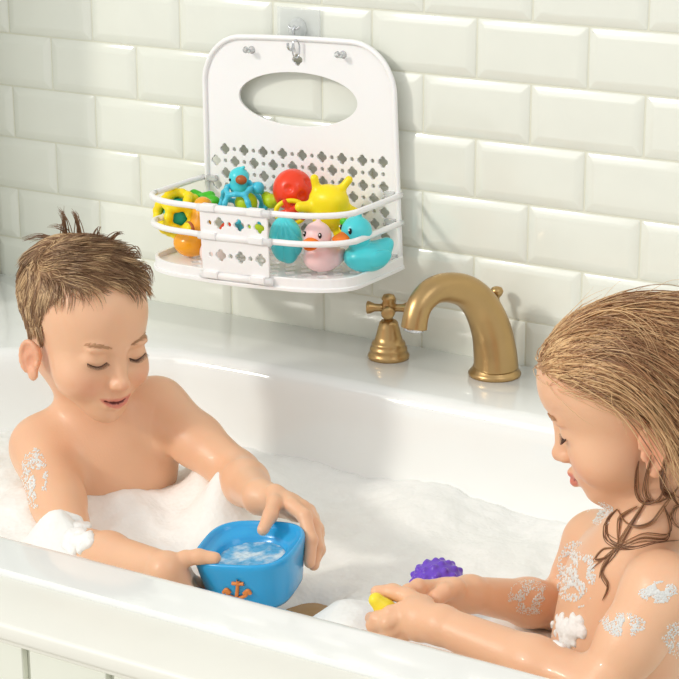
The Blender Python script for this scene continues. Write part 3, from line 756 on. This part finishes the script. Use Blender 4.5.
bump_at(296, 594, -.560, -.060, .026, .045); bump_at(345, 585, -.56, .014, .04); bump_at(196, 545, -.50, -.016, .02)
bump_at(540, 640, -.6, .008, .04)
edge = np.array([p+n*.012 for p, n in zip(inner, NI)])
IN = inside_poly(GX, GY, edge); nX, nY = GX.shape
idm = np.arange(nX*nY).reshape(nX, nY)
Fq = [(idm[i, j], idm[i+1, j], idm[i+1, j+1], idm[i, j+1]) for i in range(nX-1) for j in range(nY-1) if IN[i, j] and IN[i+1, j] and IN[i, j+1] and IN[i+1, j+1]]
me = arr_mesh('bath_foam', np.c_[GX.ravel(), GY.ravel(), GZ.ravel()], Fq)
bm = bmesh.new(); bm.from_mesh(me); bmesh.ops.delete(bm, geom=[v for v in bm.verts if not v.link_faces], context='VERTS'); bm.to_mesh(me); bm.free()
tag(link('bath_foam', me, 'foam'), 'thick white soap foam spread across the bath water around both children', 'foam', kind='stuff')
wr_ = [p+n*.030 for p, n in zip(inner, NI)]
bm = bmesh.new(); bm.faces.new([bm.verts.new((p[0], p[1], -.568)) for p in wr_]); 
tag(bm_obj('bath_water', bm, 'water', smooth=False), 'amber bath water showing between foam beside the blue boat', 'water', kind='stuff')
def foam_patch(name, tree, px, py, rx, ry, n, r0, r1, label, host=None):
    bm = bmesh.new(); k = 0
    for _ in range(n*3):
        if k >= n: break
        a = RNG.uniform(0, 2*math.pi); rr = math.sqrt(RNG.uniform(0, 1)); x = px+rx*rr*math.cos(a); y = py+ry*rr*math.sin(a)
        if mnoise.noise(Vector((x*.09, y*.09, 3.1))) < -.12: continue
        p, nn = on_skin(tree, x, y, 0)
        if nn is None: continue
        r = RNG.uniform(r0, r1)*(1.15-.6*rr); s = bmesh.ops.create_icosphere(bm, subdivisions=2, radius=r)['verts']
        mt = Matrix.Translation(Vector(p+nn*r*.10)); ax = Vector(nn).to_track_quat('Z', 'Y').to_matrix().to_4x4()
        bmesh.ops.transform(bm, matrix=mt@ax@Matrix.Diagonal((1, 1, .55, 1)), verts=s); k += 1
    o = bm_obj(name, bm, 'foamblob'); return tag(o, label, 'foam', kind='stuff')
def foam_mound(px, py, rx, ry, n, r0, r1, tree, label, fb):
    """soft smooth clump of lather built up on the skin"""
    S = Solid(); rg = np.random.default_rng(int(px*7+py))
    for _ in range(n):
        a = rg.uniform(0, 2*math.pi); rr = math.sqrt(rg.uniform(0, 1)); p, nn = on_skin(tree, px+rx*rr*math.cos(a), py+ry*rr*math.sin(a), 0, fb)
        r = rg.uniform(r0, r1)*(1.1-.5*rr); S.ell(p, r, k=.005)
    o = link('lather', S.mesh('lather', .002), 'foamblob'); md = o.modifiers.new('soft', 'SMOOTH'); md.iterations = 7; md.factor = .6
    return tag(o, label, 'foam', kind='stuff')
foam_mound(62, 537, 30, 22, 220, .0035, .0085, bvhb, 'white lather heaped over the near elbow of the short-haired child', -.56)
foam_patch('clinging_foam', bvhb, 34, 478, 14, 30, 420, .0008, .0022, 'thin soapy bubbles on the upper arm of the short-haired child')
foam_patch('clinging_foam', bvh, 658, 592, 20, 11, 620, .0005, .0014, 'fine bubbles on the near shoulder of the long-haired child')
foam_patch('clinging_foam', bvh, 622, 625, 24, 12, 520, .0005, .0013, 'fine bubbles below the shoulder of the long-haired child')
foam_patch('clinging_foam', bvh, 601, 514, 14, 12, 300, .0005, .0013, 'fine bubbles under the chin of the long-haired child')
foam_mound(568, 630, 18, 18, 90, .002, .0050, bvh, 'white lather on the front of the long-haired child', -.52)
foam_patch('clinging_foam', bvh, 576, 575, 20, 34, 700, .0008, .0022, 'fine bubbles on the chest of the long-haired child')
foam_patch('clinging_foam', bvh, 530, 597, 22, 18, 520, .0005, .0013, 'fine bubbles on the far forearm of the long-haired child')
foam_patch('clinging_foam', bvh, 676, 640, 14, 18, 240, .0006, .0015, 'fine bubbles behind the near arm of the long-haired child')

# ================================================================== BATH TOYS IN USE
# blue boat
bt = BOAT_C; boat = empty('toy_boat', tuple(bt)); boat.rotation_euler = Matrix(BOAT_M.tolist()).to_euler()
tag(boat, 'blue plastic toy boat with orange anchor emblem, held by the short-haired child', 'toy boat')
def sq_ring(a, b, z, n=64, e=3.2, taper=.0, cx=0):
    out = []
    for t in np.linspace(0, 2*math.pi, n, endpoint=False):
        c, s = math.cos(t), math.sin(t); x = a*abs(c)**(2/e)*np.sign(c); y = b*abs(s)**(2/e)*np.sign(s)
        y *= (1-taper*x/a); out.append(np.array([x+cx, y, z]))
    return out
A_, B_ = .0550, .0515
rg = [sq_ring(A_*.62, B_*.62, -.052), sq_ring(A_*.78, B_*.78, -.051), sq_ring(A_*.86, B_*.86, -.045), sq_ring(A_*.93, B_*.93, -.022), sq_ring(A_*.985, B_*.985, -.004), sq_ring(A_, B_, .0), sq_ring(A_, B_, .004), sq_ring(A_*.97, B_*.97, .0065),
      sq_ring(A_*.93, B_*.93, .006), sq_ring(A_*.90, B_*.90, .002), sq_ring(A_*.86, B_*.86, -.001), sq_ring(A_*.74, B_*.74, -.002, e=2.4), sq_ring(A_*.68, B_*.68, -.006, e=2.2), sq_ring(A_*.64, B_*.64, -.014, e=2.1), sq_ring(A_*.3, B_*.3, -.016, e=2)]
loft('hull', rg, 'blue', boat)
fo = loft('foam_in_boat', [sq_ring(A_*.655, B_*.655, -.0105, e=2.1)], 'foamblob', None, cap=False) if False else None
bmf = bmesh.new(); vv = [bmf.verts.new((A_*.66*rr*math.cos(t), B_*.66*rr*math.sin(t), -.0105+.0012*mnoise.noise(Vector((9*rr*math.cos(t), 9*rr*math.sin(t), 2))))) for rr in np.linspace(.1, 1, 9) for t in np.linspace(0, 2*math.pi, 48, endpoint=False)]
for i in range(8):
    for j in range(48): bmf.faces.new((vv[i*48+j], vv[i*48+(j+1) % 48], vv[(i+1)*48+(j+1) % 48], vv[(i+1)*48+j]))
bmf.faces.new(vv[:48])
def patchy(name, c1, c2):
    m = mat(name, c1, .15, bump=.5, bscale=180, bkind='voronoi'); nt = m.node_tree; N = nt.nodes
    nz = N.new('ShaderNodeTexNoise'); nz.inputs['Scale'].default_value = 60; nz.inputs['Detail'].default_value = 6
    cr = N.new('ShaderNodeValToRGB'); cr.color_ramp.elements[0].position = .42; cr.color_ramp.elements[0].color = (*lin(c1), 1); cr.color_ramp.elements[1].position = .62; cr.color_ramp.elements[1].color = (*lin(c2), 1)
    tc = N.new('ShaderNodeTexCoord'); nt.links.new(tc.outputs['Object'], nz.inputs['Vector']); nt.links.new(nz.outputs['Fac'], cr.inputs[0]); nt.links.new(cr.outputs[0], N['Principled BSDF'].inputs['Base Color']); return m
fw = bm_obj('soapy_water', bmf, patchy('soapy_blue_water', (90, 170, 214), (206, 222, 230)))
fw.matrix_world = Matrix.LocRotScale(boat.location, boat.rotation_euler, None)
tag(fw, 'bubbly soapy water pooled inside the blue toy boat', 'water', kind='stuff')
# anchor emblem on the near side of the hull
def boat_side(u, v):   # u along the hull side, v up; near side at -B_
    k = .93+(v+.022)*.055/.018*.0+(v+.022)*3.0
    return np.array([u, -B_*min(k, .985)-.0012+(0 if abs(u) < .03 else (abs(u)-.03)*.25), v])
an = []
for L in ([(.0, -.006), (.0, -.036)], [(-.010, -.012), (.010, -.012)], [(-.018, -.024), (-.014, -.033), (.0, -.038), (.014, -.033), (.018, -.024)], [(-.023, -.029), (-.018, -.023), (-.012, -.029)], [(.023, -.029), (.018, -.023), (.012, -.029)]):
    an.append(cspline([boat_side(u*.66+v*.22+.006, v*.74-.006) for u, v in L], 5))
bma = bmesh.new()
for P_ in an:
    Pq, fr_ = frames(P_); prev = None
    for p, (n, b) in zip(Pq, fr_):
        ring = [bma.verts.new(tuple(p+.0020*(math.cos(a)*n+math.sin(a)*b))) for a in np.linspace(0, 2*math.pi, 8, endpoint=False)]
        if prev:
            for k in range(8): bma.faces.new((prev[k], prev[(k+1) % 8], ring[(k+1) % 8], ring[k]))
        prev = ring
bm_obj('anchor_emblem', bma, 'orange_mark', boat)

# purple spiky ball
S = Solid(); pb = at(438, 582, -.535); S.ell(pb, (.027, .027, .022), k=.001)
for i in range(70):
    z = 1-2*(i+.5)/70; a = i*2.39996; r = math.sqrt(1-z*z); S.ell(pb+np.array([.0268*r*math.cos(a), .0268*r*math.sin(a), .0215*z]), .0034, k=.0025)
tag(solid_obj('bath_ball', S, 'purple'), 'purple knobbly rubber ball half sunk in the foam', 'ball')
# yellow toy in the girl's fist
S = Solid(); yc = at(383, 606, -.682)
S.cap(at(376, 600, -.688), at(385, 609, -.684), .0072, .0095, k=.004); S.cap(at(385, 609, -.684), at(392, 611, -.676), .009, .008, k=.004)
tag(solid_obj('squeeze_toy', S, 'softyellow', res=.001), 'small yellow rubber toy pinched in the hand of the long-haired child', 'bath toy')

# ================================================================== FAUCET
fb = np.array([.139, -.055, ZD])
fa = empty('bath_faucet', tuple(fb)); tag(fa, 'aged brass gooseneck bath faucet standing on the rear tub deck', 'faucet')
lathe('base_flange', [(0, 0), (.0325, 0), (.0335, .003), (.0315, .006), (.0285, .009), (.0275, .012), (0, .012)], 'brass', fa)
pts = [at(496, 368, -.055), at(495, 352, -.056), at(491, 329, -.060), at(481, 306, -.072), at(467, 292, -.092), at(449, 287.5, -.118), at(433, 291, -.142), at(421, 303, -.160), at(416, 316, -.168), at(414, 328, -.171)]
rad = [.0285, .0272, .0252, .0230, .0206, .0186, .0170, .0160, .0158, .0162]
cp = cspline([np.r_[p, r] for p, r in zip(pts, rad)], 6)
tube('spout', cp[:, :3]-fb, cp[:, 3], 'brass', fa, seg=32)
d = cp[-1, :3]-cp[-4, :3]; d /= np.linalg.norm(d)
tube('aerator', [cp[-1, :3]-fb-d*.004, cp[-1, :3]-fb+d*.004], [.0125, .0122], 'chrome', fa, seg=24)
kb = at(496, 292, -.024)-fb; kz = np.array([kb[0], kb[1], 0.0])
lathe('lift_rod', [(0, -.02+.02), (.0032, 0), (.0032, kb[2]-.012), (0, kb[2]-.012)], 'brass', fa, seg=12, loc=tuple(kz+[0, .002, .0]))
lathe('lift_knob', [(0, -.014), (.004, -.014), (.0035, -.008), (.0075, -.003), (.0085, .001), (.0065, .005), (.003, .0065), (0, .0068)], 'brass', fa, seg=24, loc=tuple(kb+np.array([0, .002, 0])))
# cross handle
hbp = np.array([-.012, -.062, ZD]); ha = empty('faucet_handle', tuple(hbp)); tag(ha, 'aged brass cross handle tap left of the gooseneck faucet', 'tap')
lathe('bell_base', [(0, 0), (.0265, 0), (.0272, .003), (.0262, .006), (.0235, .0085), (.0245, .011), (.0238, .0145), (.0215, .016), (.0222, .0185), (.0212, .0215), (.0185, .023), (.0165, .030), (.0140, .040), (.0120, .0475), (.0100, .050), (.0085, .0505), (0, .0505)], 'brass', ha, seg=48)
lathe('stem', [(0, .048), (.0068, .048), (.0055, .054), (.0080, .058), (.0092, .062), (.0092, .072), (.0075, .076), (.0095, .079), (.0070, .084), (0, .086)], 'brass', ha, seg=32)
ca0 = math.radians(28)
for k in range(4):
    a = ca0+k*math.pi/2; dv = np.array([math.cos(a), math.sin(a), 0]); z = np.array([0, 0, .067])
    tube('cross_arm', [z+dv*.006, z+dv*.012, z+dv*.018, z+dv*.024, z+dv*.0275, z+dv*.0290], [.0058, .0048, .0052, .0080, .0085, .0055], 'brass', ha, seg=20)

# ================================================================== HANGING BASKET
PW, PH = .304, .280
bO = np.array([-.1765, -.016, -.046])
bk = empty('hanging_basket', tuple(bO), (0, math.radians(-2.0), 0))
tag(bk, 'white plastic hanging basket with pierced back panel, full of bath toys, above the bathtub', 'basket')
mp = lambda y0: (lambda u, v, w: (u, y0-w, v))
w0, w1, rC = .1505, .158, .062; wr0, wr1 = .145, .147
out = []
def side_pts(wa, wb):
    return [(wa-rC+rC*math.sin(a), -rC+rC*math.cos(a)) for a in np.linspace(0, math.pi/2, 14)]+[(wa+(wb-wa)*t, -rC-(PH-rC)*t) for t in (.25, .5, .75, 1)]
out = side_pts(wr0, wr1)+[(-x, z) for x, z in side_pts(w0, w1)[::-1]]
topb = lambda x: .004*(1-(x/w0)**2)
out = [(x, z+(topb(x) if z > -.03 else 0)) for x, z in out]
holes = [ell(-.004, -.076, .093, .036, 48), quatre(-.001, -.024, .0085)]
for r in range(7):
    z = -.150-r*.0165
    for k in range(-5, 6):
        x = k*.0310+(0 if r % 2 == 0 else .0155)
        if not -.140 < x < .132: continue
        holes.append(quatre(x, z, .0082)); 
        if x+.0155 < .134: holes.append(ell(x+.0155, z+.0005, .0034, .0034, 12))
bp_ = plate2d('back_panel', out, holes, .003, 'plastic', bk, mp(0), bevel=.0005)
hl = len(out)//2; rimp = cspline([np.array([x, -.003, z]) for x, z in out[hl:]]+[np.array([x, -.003, .004*(1-(x/w0)**2)]) for x in (-.05, 0, .05)]+[np.array([x, -.003, z]) for x, z in out[:hl]], 2)
tube('panel_rim', [p for p in rimp], .0036, 'plastic', bk, seg=12)
# shelf (floor with holes + lip)
zs = -.280; DD = .158
def shelf_outline(off=0.0, n=12):
    D = DD-off; r1 = .085
    def sd(W): return [(W, -.002), (W+.001, -.035)]+[(W-r1+r1*math.cos(a), -(D-.050)-.050*math.sin(a)) for a in np.linspace(0, math.pi/2, n)]
    WR, WL = wr1+.002-off, w1+.002-off
    a, b = WR-r1, WL-r1
    mid = [(a-(a+b)*t, -D-.006*math.sin(t*math.pi)) for t in np.linspace(0, 1, 15)[1:-1]]
    return sd(WR)+mid+[(-x, y) for x, y in sd(WL)[::-1]]
so = shelf_outline()
fh = []
for r in range(7):
    y = -.022-r*.0185
    for k in range(-6, 7):
        x = k*.0245+(0 if r % 2 else .01225)
        if abs(x) > .135-max(0, (-y-.085))*.8: continue
        fh.append(quatre(x, y, .0078, 20))
plate2d('shelf_floor', so, fh, .003, 'plastic', bk, lambda u, v, w: (u, v, zs+w))
lipP = [np.array([x, y, zs]) for x, y in so]
def strip(name, path, h0, h1, th, parent, m='plastic'):
    P_, T = np.array(path), np.gradient(np.array(path), axis=0); T /= np.linalg.norm(T, axis=1)[:, None]; N_2 = np.cross(T, [0, 0, 1.])
    rings = [[p+n*th/2+[0, 0, h0], p+n*th/2+[0, 0, h1], p-n*th/2+[0, 0, h1], p-n*th/2+[0, 0, h0]] for p, n in zip(P_, N_2)]
    o = loft(name, rings, m, parent, smooth=False); md = o.modifiers.new('b', 'BEVEL'); md.width = .0009; md.segments = 2; return o
strip('shelf_lip', lipP, -.0045, .0085, .0045, bk)
strip('shelf_skirt', [p*np.array([1.015, 1.02, 1]) for p in lipP], -.0085, -.0035, .0035, bk)
def rail_path(z):
    o = shelf_outline(-.001); return [np.array([x, y, z]) for x, y in o]
zr = (-.191, -.227)
for z in zr:
    c_ = cspline(rail_path(z), 2)
    tube('rail', c_, .0040, 'plastic', bk, seg=12)
# folding front panel with three hinge bars
fx0, fx1 = -.050, .052
zt, zb = zr[0]-.004, zs-.004
fy = -(DD+.007)
for (za, zb2, pat) in ((zr[0]-.004, zr[1]+.004, 0), (zr[1]-.004, zs+.010, 1)):
    hp = []
    zc = (za+zb2)/2
    for k, x in enumerate(np.linspace(fx0+.014, fx1-.012, 6)):
        if k % 2: hp.append(quatre(x, zc, .0086))
        else: hp.append(ell(x, zc, .0036, .0036, 14))
    h = .002
    plate2d('front_panel', [(fx0, zb2-h), (fx1, zb2-h), (fx1, za+h), (fx0, za+h)], hp, .0028, 'plastic', bk, mp(fy), bevel=.0004)
for z in (zr[0], zr[1], zs+.002):
    tube('hinge_bar', [np.array([fx0-.004, fy, z]), np.array([fx1+.004, fy, z])], .0052, 'plastic', bk, seg=14)
    for x in (fx0+.014, fx1-.016):
        bm = bmesh.new(); box_bm(bm, x-.011, x+.011, fy-.0065, fy+.004, z-.0030, z+.0062, .0012); bm_obj('hinge_knuckle', bm, 'plastic', bk)
# clips where the rails enter the panel; two clear pegs
for s in (-1, 1):
    for z in (*zr, zs+.006):
        wc = (w1 if s < 0 else wr1)-.012; bm = bmesh.new(); box_bm(bm, s*wc-.008, s*wc+.008, -.008, -.001, z-.004, z+.004, .001); bm_obj('rail_clip', bm, 'clip', bk)
for x in (-.072, .070):
    pg_ = loft('peg', [[np.array([x+.7*r*math.cos(a), y*.8, -.014+.7*r*math.sin(a)+dz]) for a in np.linspace(0, 2*math.pi, 16, endpoint=False)] for y, r, dz in ((0, .008, 0), (-.003, .0075, 0), (-.004, .004, 0), (-.013, .0035, -.001), (-.018, .0045, .001), (-.020, .0065, .002), (-.0225, .0055, .002))], 'clip', bk)

# adhesive wall hook with the wire ring that carries the basket
hk = at(299, 28, -.004); hkO = empty('wall_hook', tuple(hk)); tag(hkO, 'clear square adhesive wall hook with a chrome hook above the white basket', 'hook')
bm = bmesh.new(); box_bm(bm, -.033, .033, -.0022, .0015, -.026, .026, .0008); bm_obj('adhesive_plate', bm, 'clear', hkO)
lathe('clear_dome', [(0, .010), (.006, .0095), (.011, .007), (.014, .003), (.0145, 0), (0, 0)], 'clear', hkO, seg=10, rot=Rx(math.pi/2), loc=(0, -.002, 0))
hp_ = cspline([(0, -.011, .004), (0, -.014, -.002), (0, -.013, -.014), (0, -.014, -.022), (0, -.020, -.026), (0, -.026, -.022), (0, -.027, -.016)], 6)
tube('chrome_hook', hp_, .0018, 'chrome', hkO, seg=10)
for s in (-1, 1):
    tube('chrome_claw', cspline([(0, -.012, .002), (s*.005, -.013, .001), (s*.009, -.012, .004)], 5), .0013, 'chrome', hkO, seg=8)
rp = at(296, 49, -.028)
rr_ = [rp+np.array([.0030*math.sin(a), .004*math.sin(a), .0115*math.cos(a)]) for a in np.linspace(0, 2*math.pi, 28)]
tag(tube('wire_ring', rr_, .0011, 'chrome', seg=8, cap=False), 'small chrome wire loop through the four-lobed hole of the basket', 'ring')

# ================================================================== TOYS IN THE BASKET
def duck(px, py, Y, sc, m, label, yaw, beak_open=False):
    c = at(px, py, Y); e = empty('rubber_duck', tuple(c), (0, 0, yaw)); tag(e, label, 'rubber duck', 'rubber ducks in the basket')
    S = Solid(); S.frame(sc=sc)
    S.ell((0, .004, -.012), (.0245, .029, .0185), k=.004); S.ell((0, .028, -.002), (.012, .012, .008), rot=Rx(.6), k=.010)
    S.ell((0, -.010, .020), (.0185, .0185, .0190), k=.006); S.cap((0, -.008, .038), (0, -.004, .0425), .003, .0015, k=.004)
    for s in (-1, 1): S.ell((s*.023, .010, -.010), (.0045, .015, .0095), rot=Rx(.3), k=.003)
    link('body', S.mesh('body', .0011*sc), m, e)
    S = Solid(); S.frame(sc=sc); S.ell((0, -.031, .0150), (.0125, .0105, .0036), rot=Rx(.20), k=.002); S.ell((0, -.030, .0105), (.0098, .0085, .0030), rot=Rx(.45), k=.001)
    S.ell((0, -.027, .0155), (.0085, .007, .0065), k=.004)
    link('beak', S.mesh('beak', .0008*sc), 'beak', e)
    for s in (-1, 1):
        bm = bmesh.new(); bmesh.ops.create_uvsphere(bm, u_segments=16, v_segments=10, radius=.0034*sc)
        bmesh.ops.transform(bm, matrix=Matrix.Translation((s*.0108*sc, -.0245*sc, .0245*sc))@Matrix.Diagonal((.75, .6, 1.15, 1)), verts=bm.verts); ey = bm_obj('eye', bm, 'black', e)
        bm = bmesh.new(); bmesh.ops.create_uvsphere(bm, u_segments=10, v_segments=6, radius=.0011*sc)
        bmesh.ops.transform(bm, matrix=Matrix.Translation((s*.0114*sc, -.0265*sc, .0262*sc)), verts=bm.verts); bm_obj('eye_glint', bm, 'white', ey)
    return e
duck(321, 249, -.120, .97, 'pink', 'pink rubber duck with an orange beak between the shell and the turquoise duck', math.radians(6))
duck(364, 247, -.095, 1.06, 'turq', 'turquoise rubber duck facing left at the right end of the basket', math.radians(-30))
# scallop shell ball
c = at(286, 240, -.125); S = Solid(); S.ell(c, (.0225, .019, .0310), rot=Ry(-.10), k=.001)
sh = S.mesh('shell_toy', .001); P_ = verts_of(sh)
R_ = Rz(math.radians(32)); q = (P_-c)@R_; top = np.array([-.004, 0, .034])
v = q-top; ang = np.arctan2(v[:, 0], -v[:, 2]); wgt = np.clip(np.linalg.norm(v, axis=1)/.03, 0, 1)*np.clip((-q[:, 1]+.004)/.01, 0, 1)
P_ = P_-((P_-c)/(np.linalg.norm(P_-c, axis=1)[:, None]))*(1-np.abs(np.sin(ang*9))[:, None]**.6)*.0030*wgt[:, None]
sh.vertices.foreach_set('co', P_.astype(np.float32).ravel()); sh.update()
tag(link('shell_toy', sh, 'turq'), 'turquoise ribbed rubber seashell just right of the basket front panel', 'bath toy')
# lattice balls
def lattice(name, c, R, m, n, hr, parent=None, keep=None):
    bm = bmesh.new(); bmesh.ops.create_icosphere(bm, subdivisions=2, radius=R)
    # rounded struts along the seams of a football pattern
    bm2 = bmesh.new(); r = bmesh.ops.create_icosphere(bm2, subdivisions=1 if n == 1 else 2, radius=R)
    return bm, bm2
def lattice_ball(name, c, R, m, parent, sub=1, rs=.0030, rot=None):
    bm = bmesh.new(); bmesh.ops.create_icosphere(bm, subdivisions=sub, radius=R)
    # truncated: the dual mesh gives pentagon / hexagon windows
    bm.faces.ensure_lookup_table(); cen = {f.index: np.array(f.calc_center_median()) for f in bm.faces}
    S = Solid(); Rr = rot if rot is not None else np.eye(3)
    for e in bm.edges:
        a, b = [cen[f.index] for f in e.link_faces]; a = a/np.linalg.norm(a)*R; b = b/np.linalg.norm(b)*R; mid = (a+b)/2; mid = mid/np.linalg.norm(mid)*R
        S.cap(c+Rr@a, c+Rr@mid, rs, k=.0022); S.cap(c+Rr@mid, c+Rr@b, rs, k=.0022)
    bm.free(); me = S.mesh(name, .001)
    Pn = verts_of(me)-np.array(parent.location if parent else (0, 0, 0)); me.vertices.foreach_set('co', Pn.astype(np.float32).ravel()); me.update()
    return link(name, me, m, parent)
def ball(name, c, r, m, parent=None, scale=(1, 1, 1), seg=24, rot=None):
    bm = bmesh.new(); bmesh.ops.create_uvsphere(bm, u_segments=seg, v_segments=seg//2+4, radius=r)
    mt = Matrix.Diagonal((*scale, 1)); 
    if rot is not None: mt = Matrix(rot.tolist()).to_4x4()@mt
    off = np.array(c)-(np.array(parent.location) if parent else 0)
    bmesh.ops.transform(bm, matrix=Matrix.Translation(Vector(off))@mt, verts=bm.verts); return bm_obj(name, bm, m, parent)
c = at(179, 214, -.085); e = empty('lattice_ball', tuple(c)); tag(e, 'yellow lattice ball with teal insides at the left end of the basket', 'ball')
lattice_ball('lattice', c, .0290, 'yellow', e, 1, .0060, Rz(.4)@Rx(.5)); ball('inner_core', c, .0215, 'teal', e)
c = at(243, 206, -.075); e = empty('duck_rattle', tuple(c)); tag(e, 'light blue lattice rattle with a duck head behind the front panel', 'rattle')
lattice_ball('lattice', c, .0320, 'aqua', e, 1, .0034, Rx(.3)); ball('inner_ball', c+np.array([.008, -.004, .006]), .0150, 'lime', e)
hc = at(239, 177, -.075); S = Solid(); S.ell(hc, (.0135, .013, .0125), k=.003); S.cap(hc-[0, 0, .004], hc-[0, 0, .014], .011, .012, k=.004); S.cap(hc+[0, 0, .010], hc+[.008, 0, .014], .003, .002, k=.003)
me = S.mesh('duck_head', .001); me.vertices.foreach_set('co', (verts_of(me)-c).astype(np.float32).ravel()); me.update(); link('duck_head', me, 'turq', e)
ball('beak', hc+np.array([.0095, -.009, -.001]), .0085, 'brown', e, (1, .7, .75)); ball('eye', hc+np.array([-.006, -.0120, -.002]), .0019, 'black', e)
ball('side_cap', at(258, 188, -.07), .0085, 'aqua', e)
# orange cup toy
c = at(191, 238, -.115); e = empty('orange_toy', tuple(c)); tag(e, 'orange rounded toy with a yellow button below the yellow lattice ball', 'bath toy')
S = Solid(); S.ell(c+np.array([0, 0, -.006]), (.0240, .0225, .0190), k=.003); S.cap(c+np.array([.010, .006, .010]), at(203, 206, -.095), .0150, .0125, k=.012)
me = S.mesh('body', .0012); me.vertices.foreach_set('co', (verts_of(me)-c).astype(np.float32).ravel()); me.update(); link('body', me, 'orange', e)
bc = at(188, 228, -.140)
ball('button_ring', bc+np.array([.0012, .0020, 0]), .0122, 'brown', e, (1, .35, .70), rot=Rz(-.5)); ball('button', bc, .0100, 'yellow', e, (1, .55, .72), rot=Rz(-.5))
# green bath toy
S = Solid(); c = at(205, 198, -.060)
for k in range(7): S.ell(c+np.array([(k-3)*.006, .004*math.sin(k*2), .003*math.cos(k*1.7)]), .0070, k=.004)
tag(solid_obj('leafy_toy', S, 'green'), 'bright green lumpy toy tucked against the back panel at the left', 'bath toy')
# pale pink toy behind front panel
S = Solid(); c = at(214, 253, -.128); S.ell(c, (.020, .016, .0185), k=.002); S.ell(at(214, 236, -.125), (.012, .011, .012), k=.012)
tag(solid_obj('pale_toy', S, 'blush'), 'pale pink rounded rubber toy partly behind the basket front panel', 'bath toy')
# red ball with dimples
c = at(293, 190, -.055); S = Solid(); S.ell(c, (.0268, .026, .0280), k=.001)
for dx, dz in ((-.20, .28), (.45, -.10), (-.5, -.5), (.75, .5)):
    dv = np.array([dx, -math.sqrt(max(.05, 1-dx*dx-dz*dz)), dz]); dv = Rz(math.radians(32))@dv; dv /= np.linalg.norm(dv); S.ell(c+dv*.0300, .0075, k=.0016, sub=True)
tag(solid_obj('dimpled_ball', S, 'red'), 'orange-red ball with round dimples standing high in the basket centre', 'ball')
# yellow ring rattle with red star
c = at(291, 212, -.085); e = empty('ring_rattle', tuple(c)); tag(e, 'yellow ring rattle with red spokes in front of the dimpled red ball', 'rattle')
RR = Rz(math.radians(32)); a_ = np.linspace(0, 2*math.pi, 40)
tube('ring', [RR@np.array([.0195*math.cos(t), 0, .0150*math.sin(t)]) for t in a_], .0032, 'yellow', e, seg=10, cap=False)
S = Solid()
for k in range(5):
    t = math.pi/2+.45+k*2*math.pi/5; S.cap((0, 0, 0), RR@np.array([.0185*math.cos(t), -.002, .0165*math.sin(t)]), .0052, .0030, k=.003)
link('star', S.mesh('star', .0009), 'red', e)
# big yellow animal
S = Solid(); c = at(329, 208, -.072); u = Rz(math.radians(32))
def yy(x, y, z): return c+u@(np.array([x, y, z])*1.12)
S.ell(c, (.0270, .021, .0290), k=.002); S.ell(yy(0, -.002, .012), (.0260, .019, .016), k=.008)
S.cap(yy(-.014, 0, .022), yy(-.0165, 0, .0350), .0052, .0052, k=.006); S.cap(yy(.014, 0, .022), yy(.0230, 0, .0330), .0052, .0050, k=.006)
S.cap(yy(-.018, -.003, .002), yy(-.0330, -.006, .003), .0080, .0068, k=.006); S.cap(yy(.018, -.003, 0), yy(.030, -.006, -.004), .0075, .0062, k=.006)
S.cap(yy(-.010, 0, -.02), yy(-.014, -.004, -.036), .0085, .0085, k=.006); S.cap(yy(.010, 0, -.02), yy(.014, -.004, -.036), .0085, .0085, k=.006)
tag(solid_obj('squeaky_animal', S, 'yellow', res=.0012), 'bright yellow horned rubber animal behind the two ducks', 'bath toy')
# small fruit toys
c = at(346, 230, -.105); e = empty('fruit_toy', tuple(c)); tag(e, 'tiny yellow fruit toy with a green leaf between the two ducks', 'bath toy')
ball('fruit', c, .0090, 'yellow', e); ball('leaf', at(344, 222, -.107), .0062, 'green', e, (1, .5, .8)); ball('berry', at(350, 236, -.118), .0052, 'magenta', e)
S = Solid(); c = at(271, 201, -.062); S.ell(c, (.011, .010, .010), k=.003); S.ell(c+[-.008, 0, .006], .006, k=.003); S.ell(c+[.009, 0, .003], .0065, k=.003)
tag(solid_obj('lime_toy', S, 'lime'), 'yellow-green lumpy toy between the blue rattle and the red ball', 'bath toy')
S = Solid(); c = at(228, 232, -.110); S.ell(c, (.012, .012, .014), k=.003); tag(solid_obj('red_toy', S, 'red'), 'small red toy showing through the left holes of the front panel', 'bath toy')
S = Solid(); c = at(256, 236, -.110); S.ell(c, (.017, .014, .016), k=.003); tag(solid_obj('lime_ball', S, 'lime'), 'yellow-green ball showing through the right holes of the front panel', 'ball')
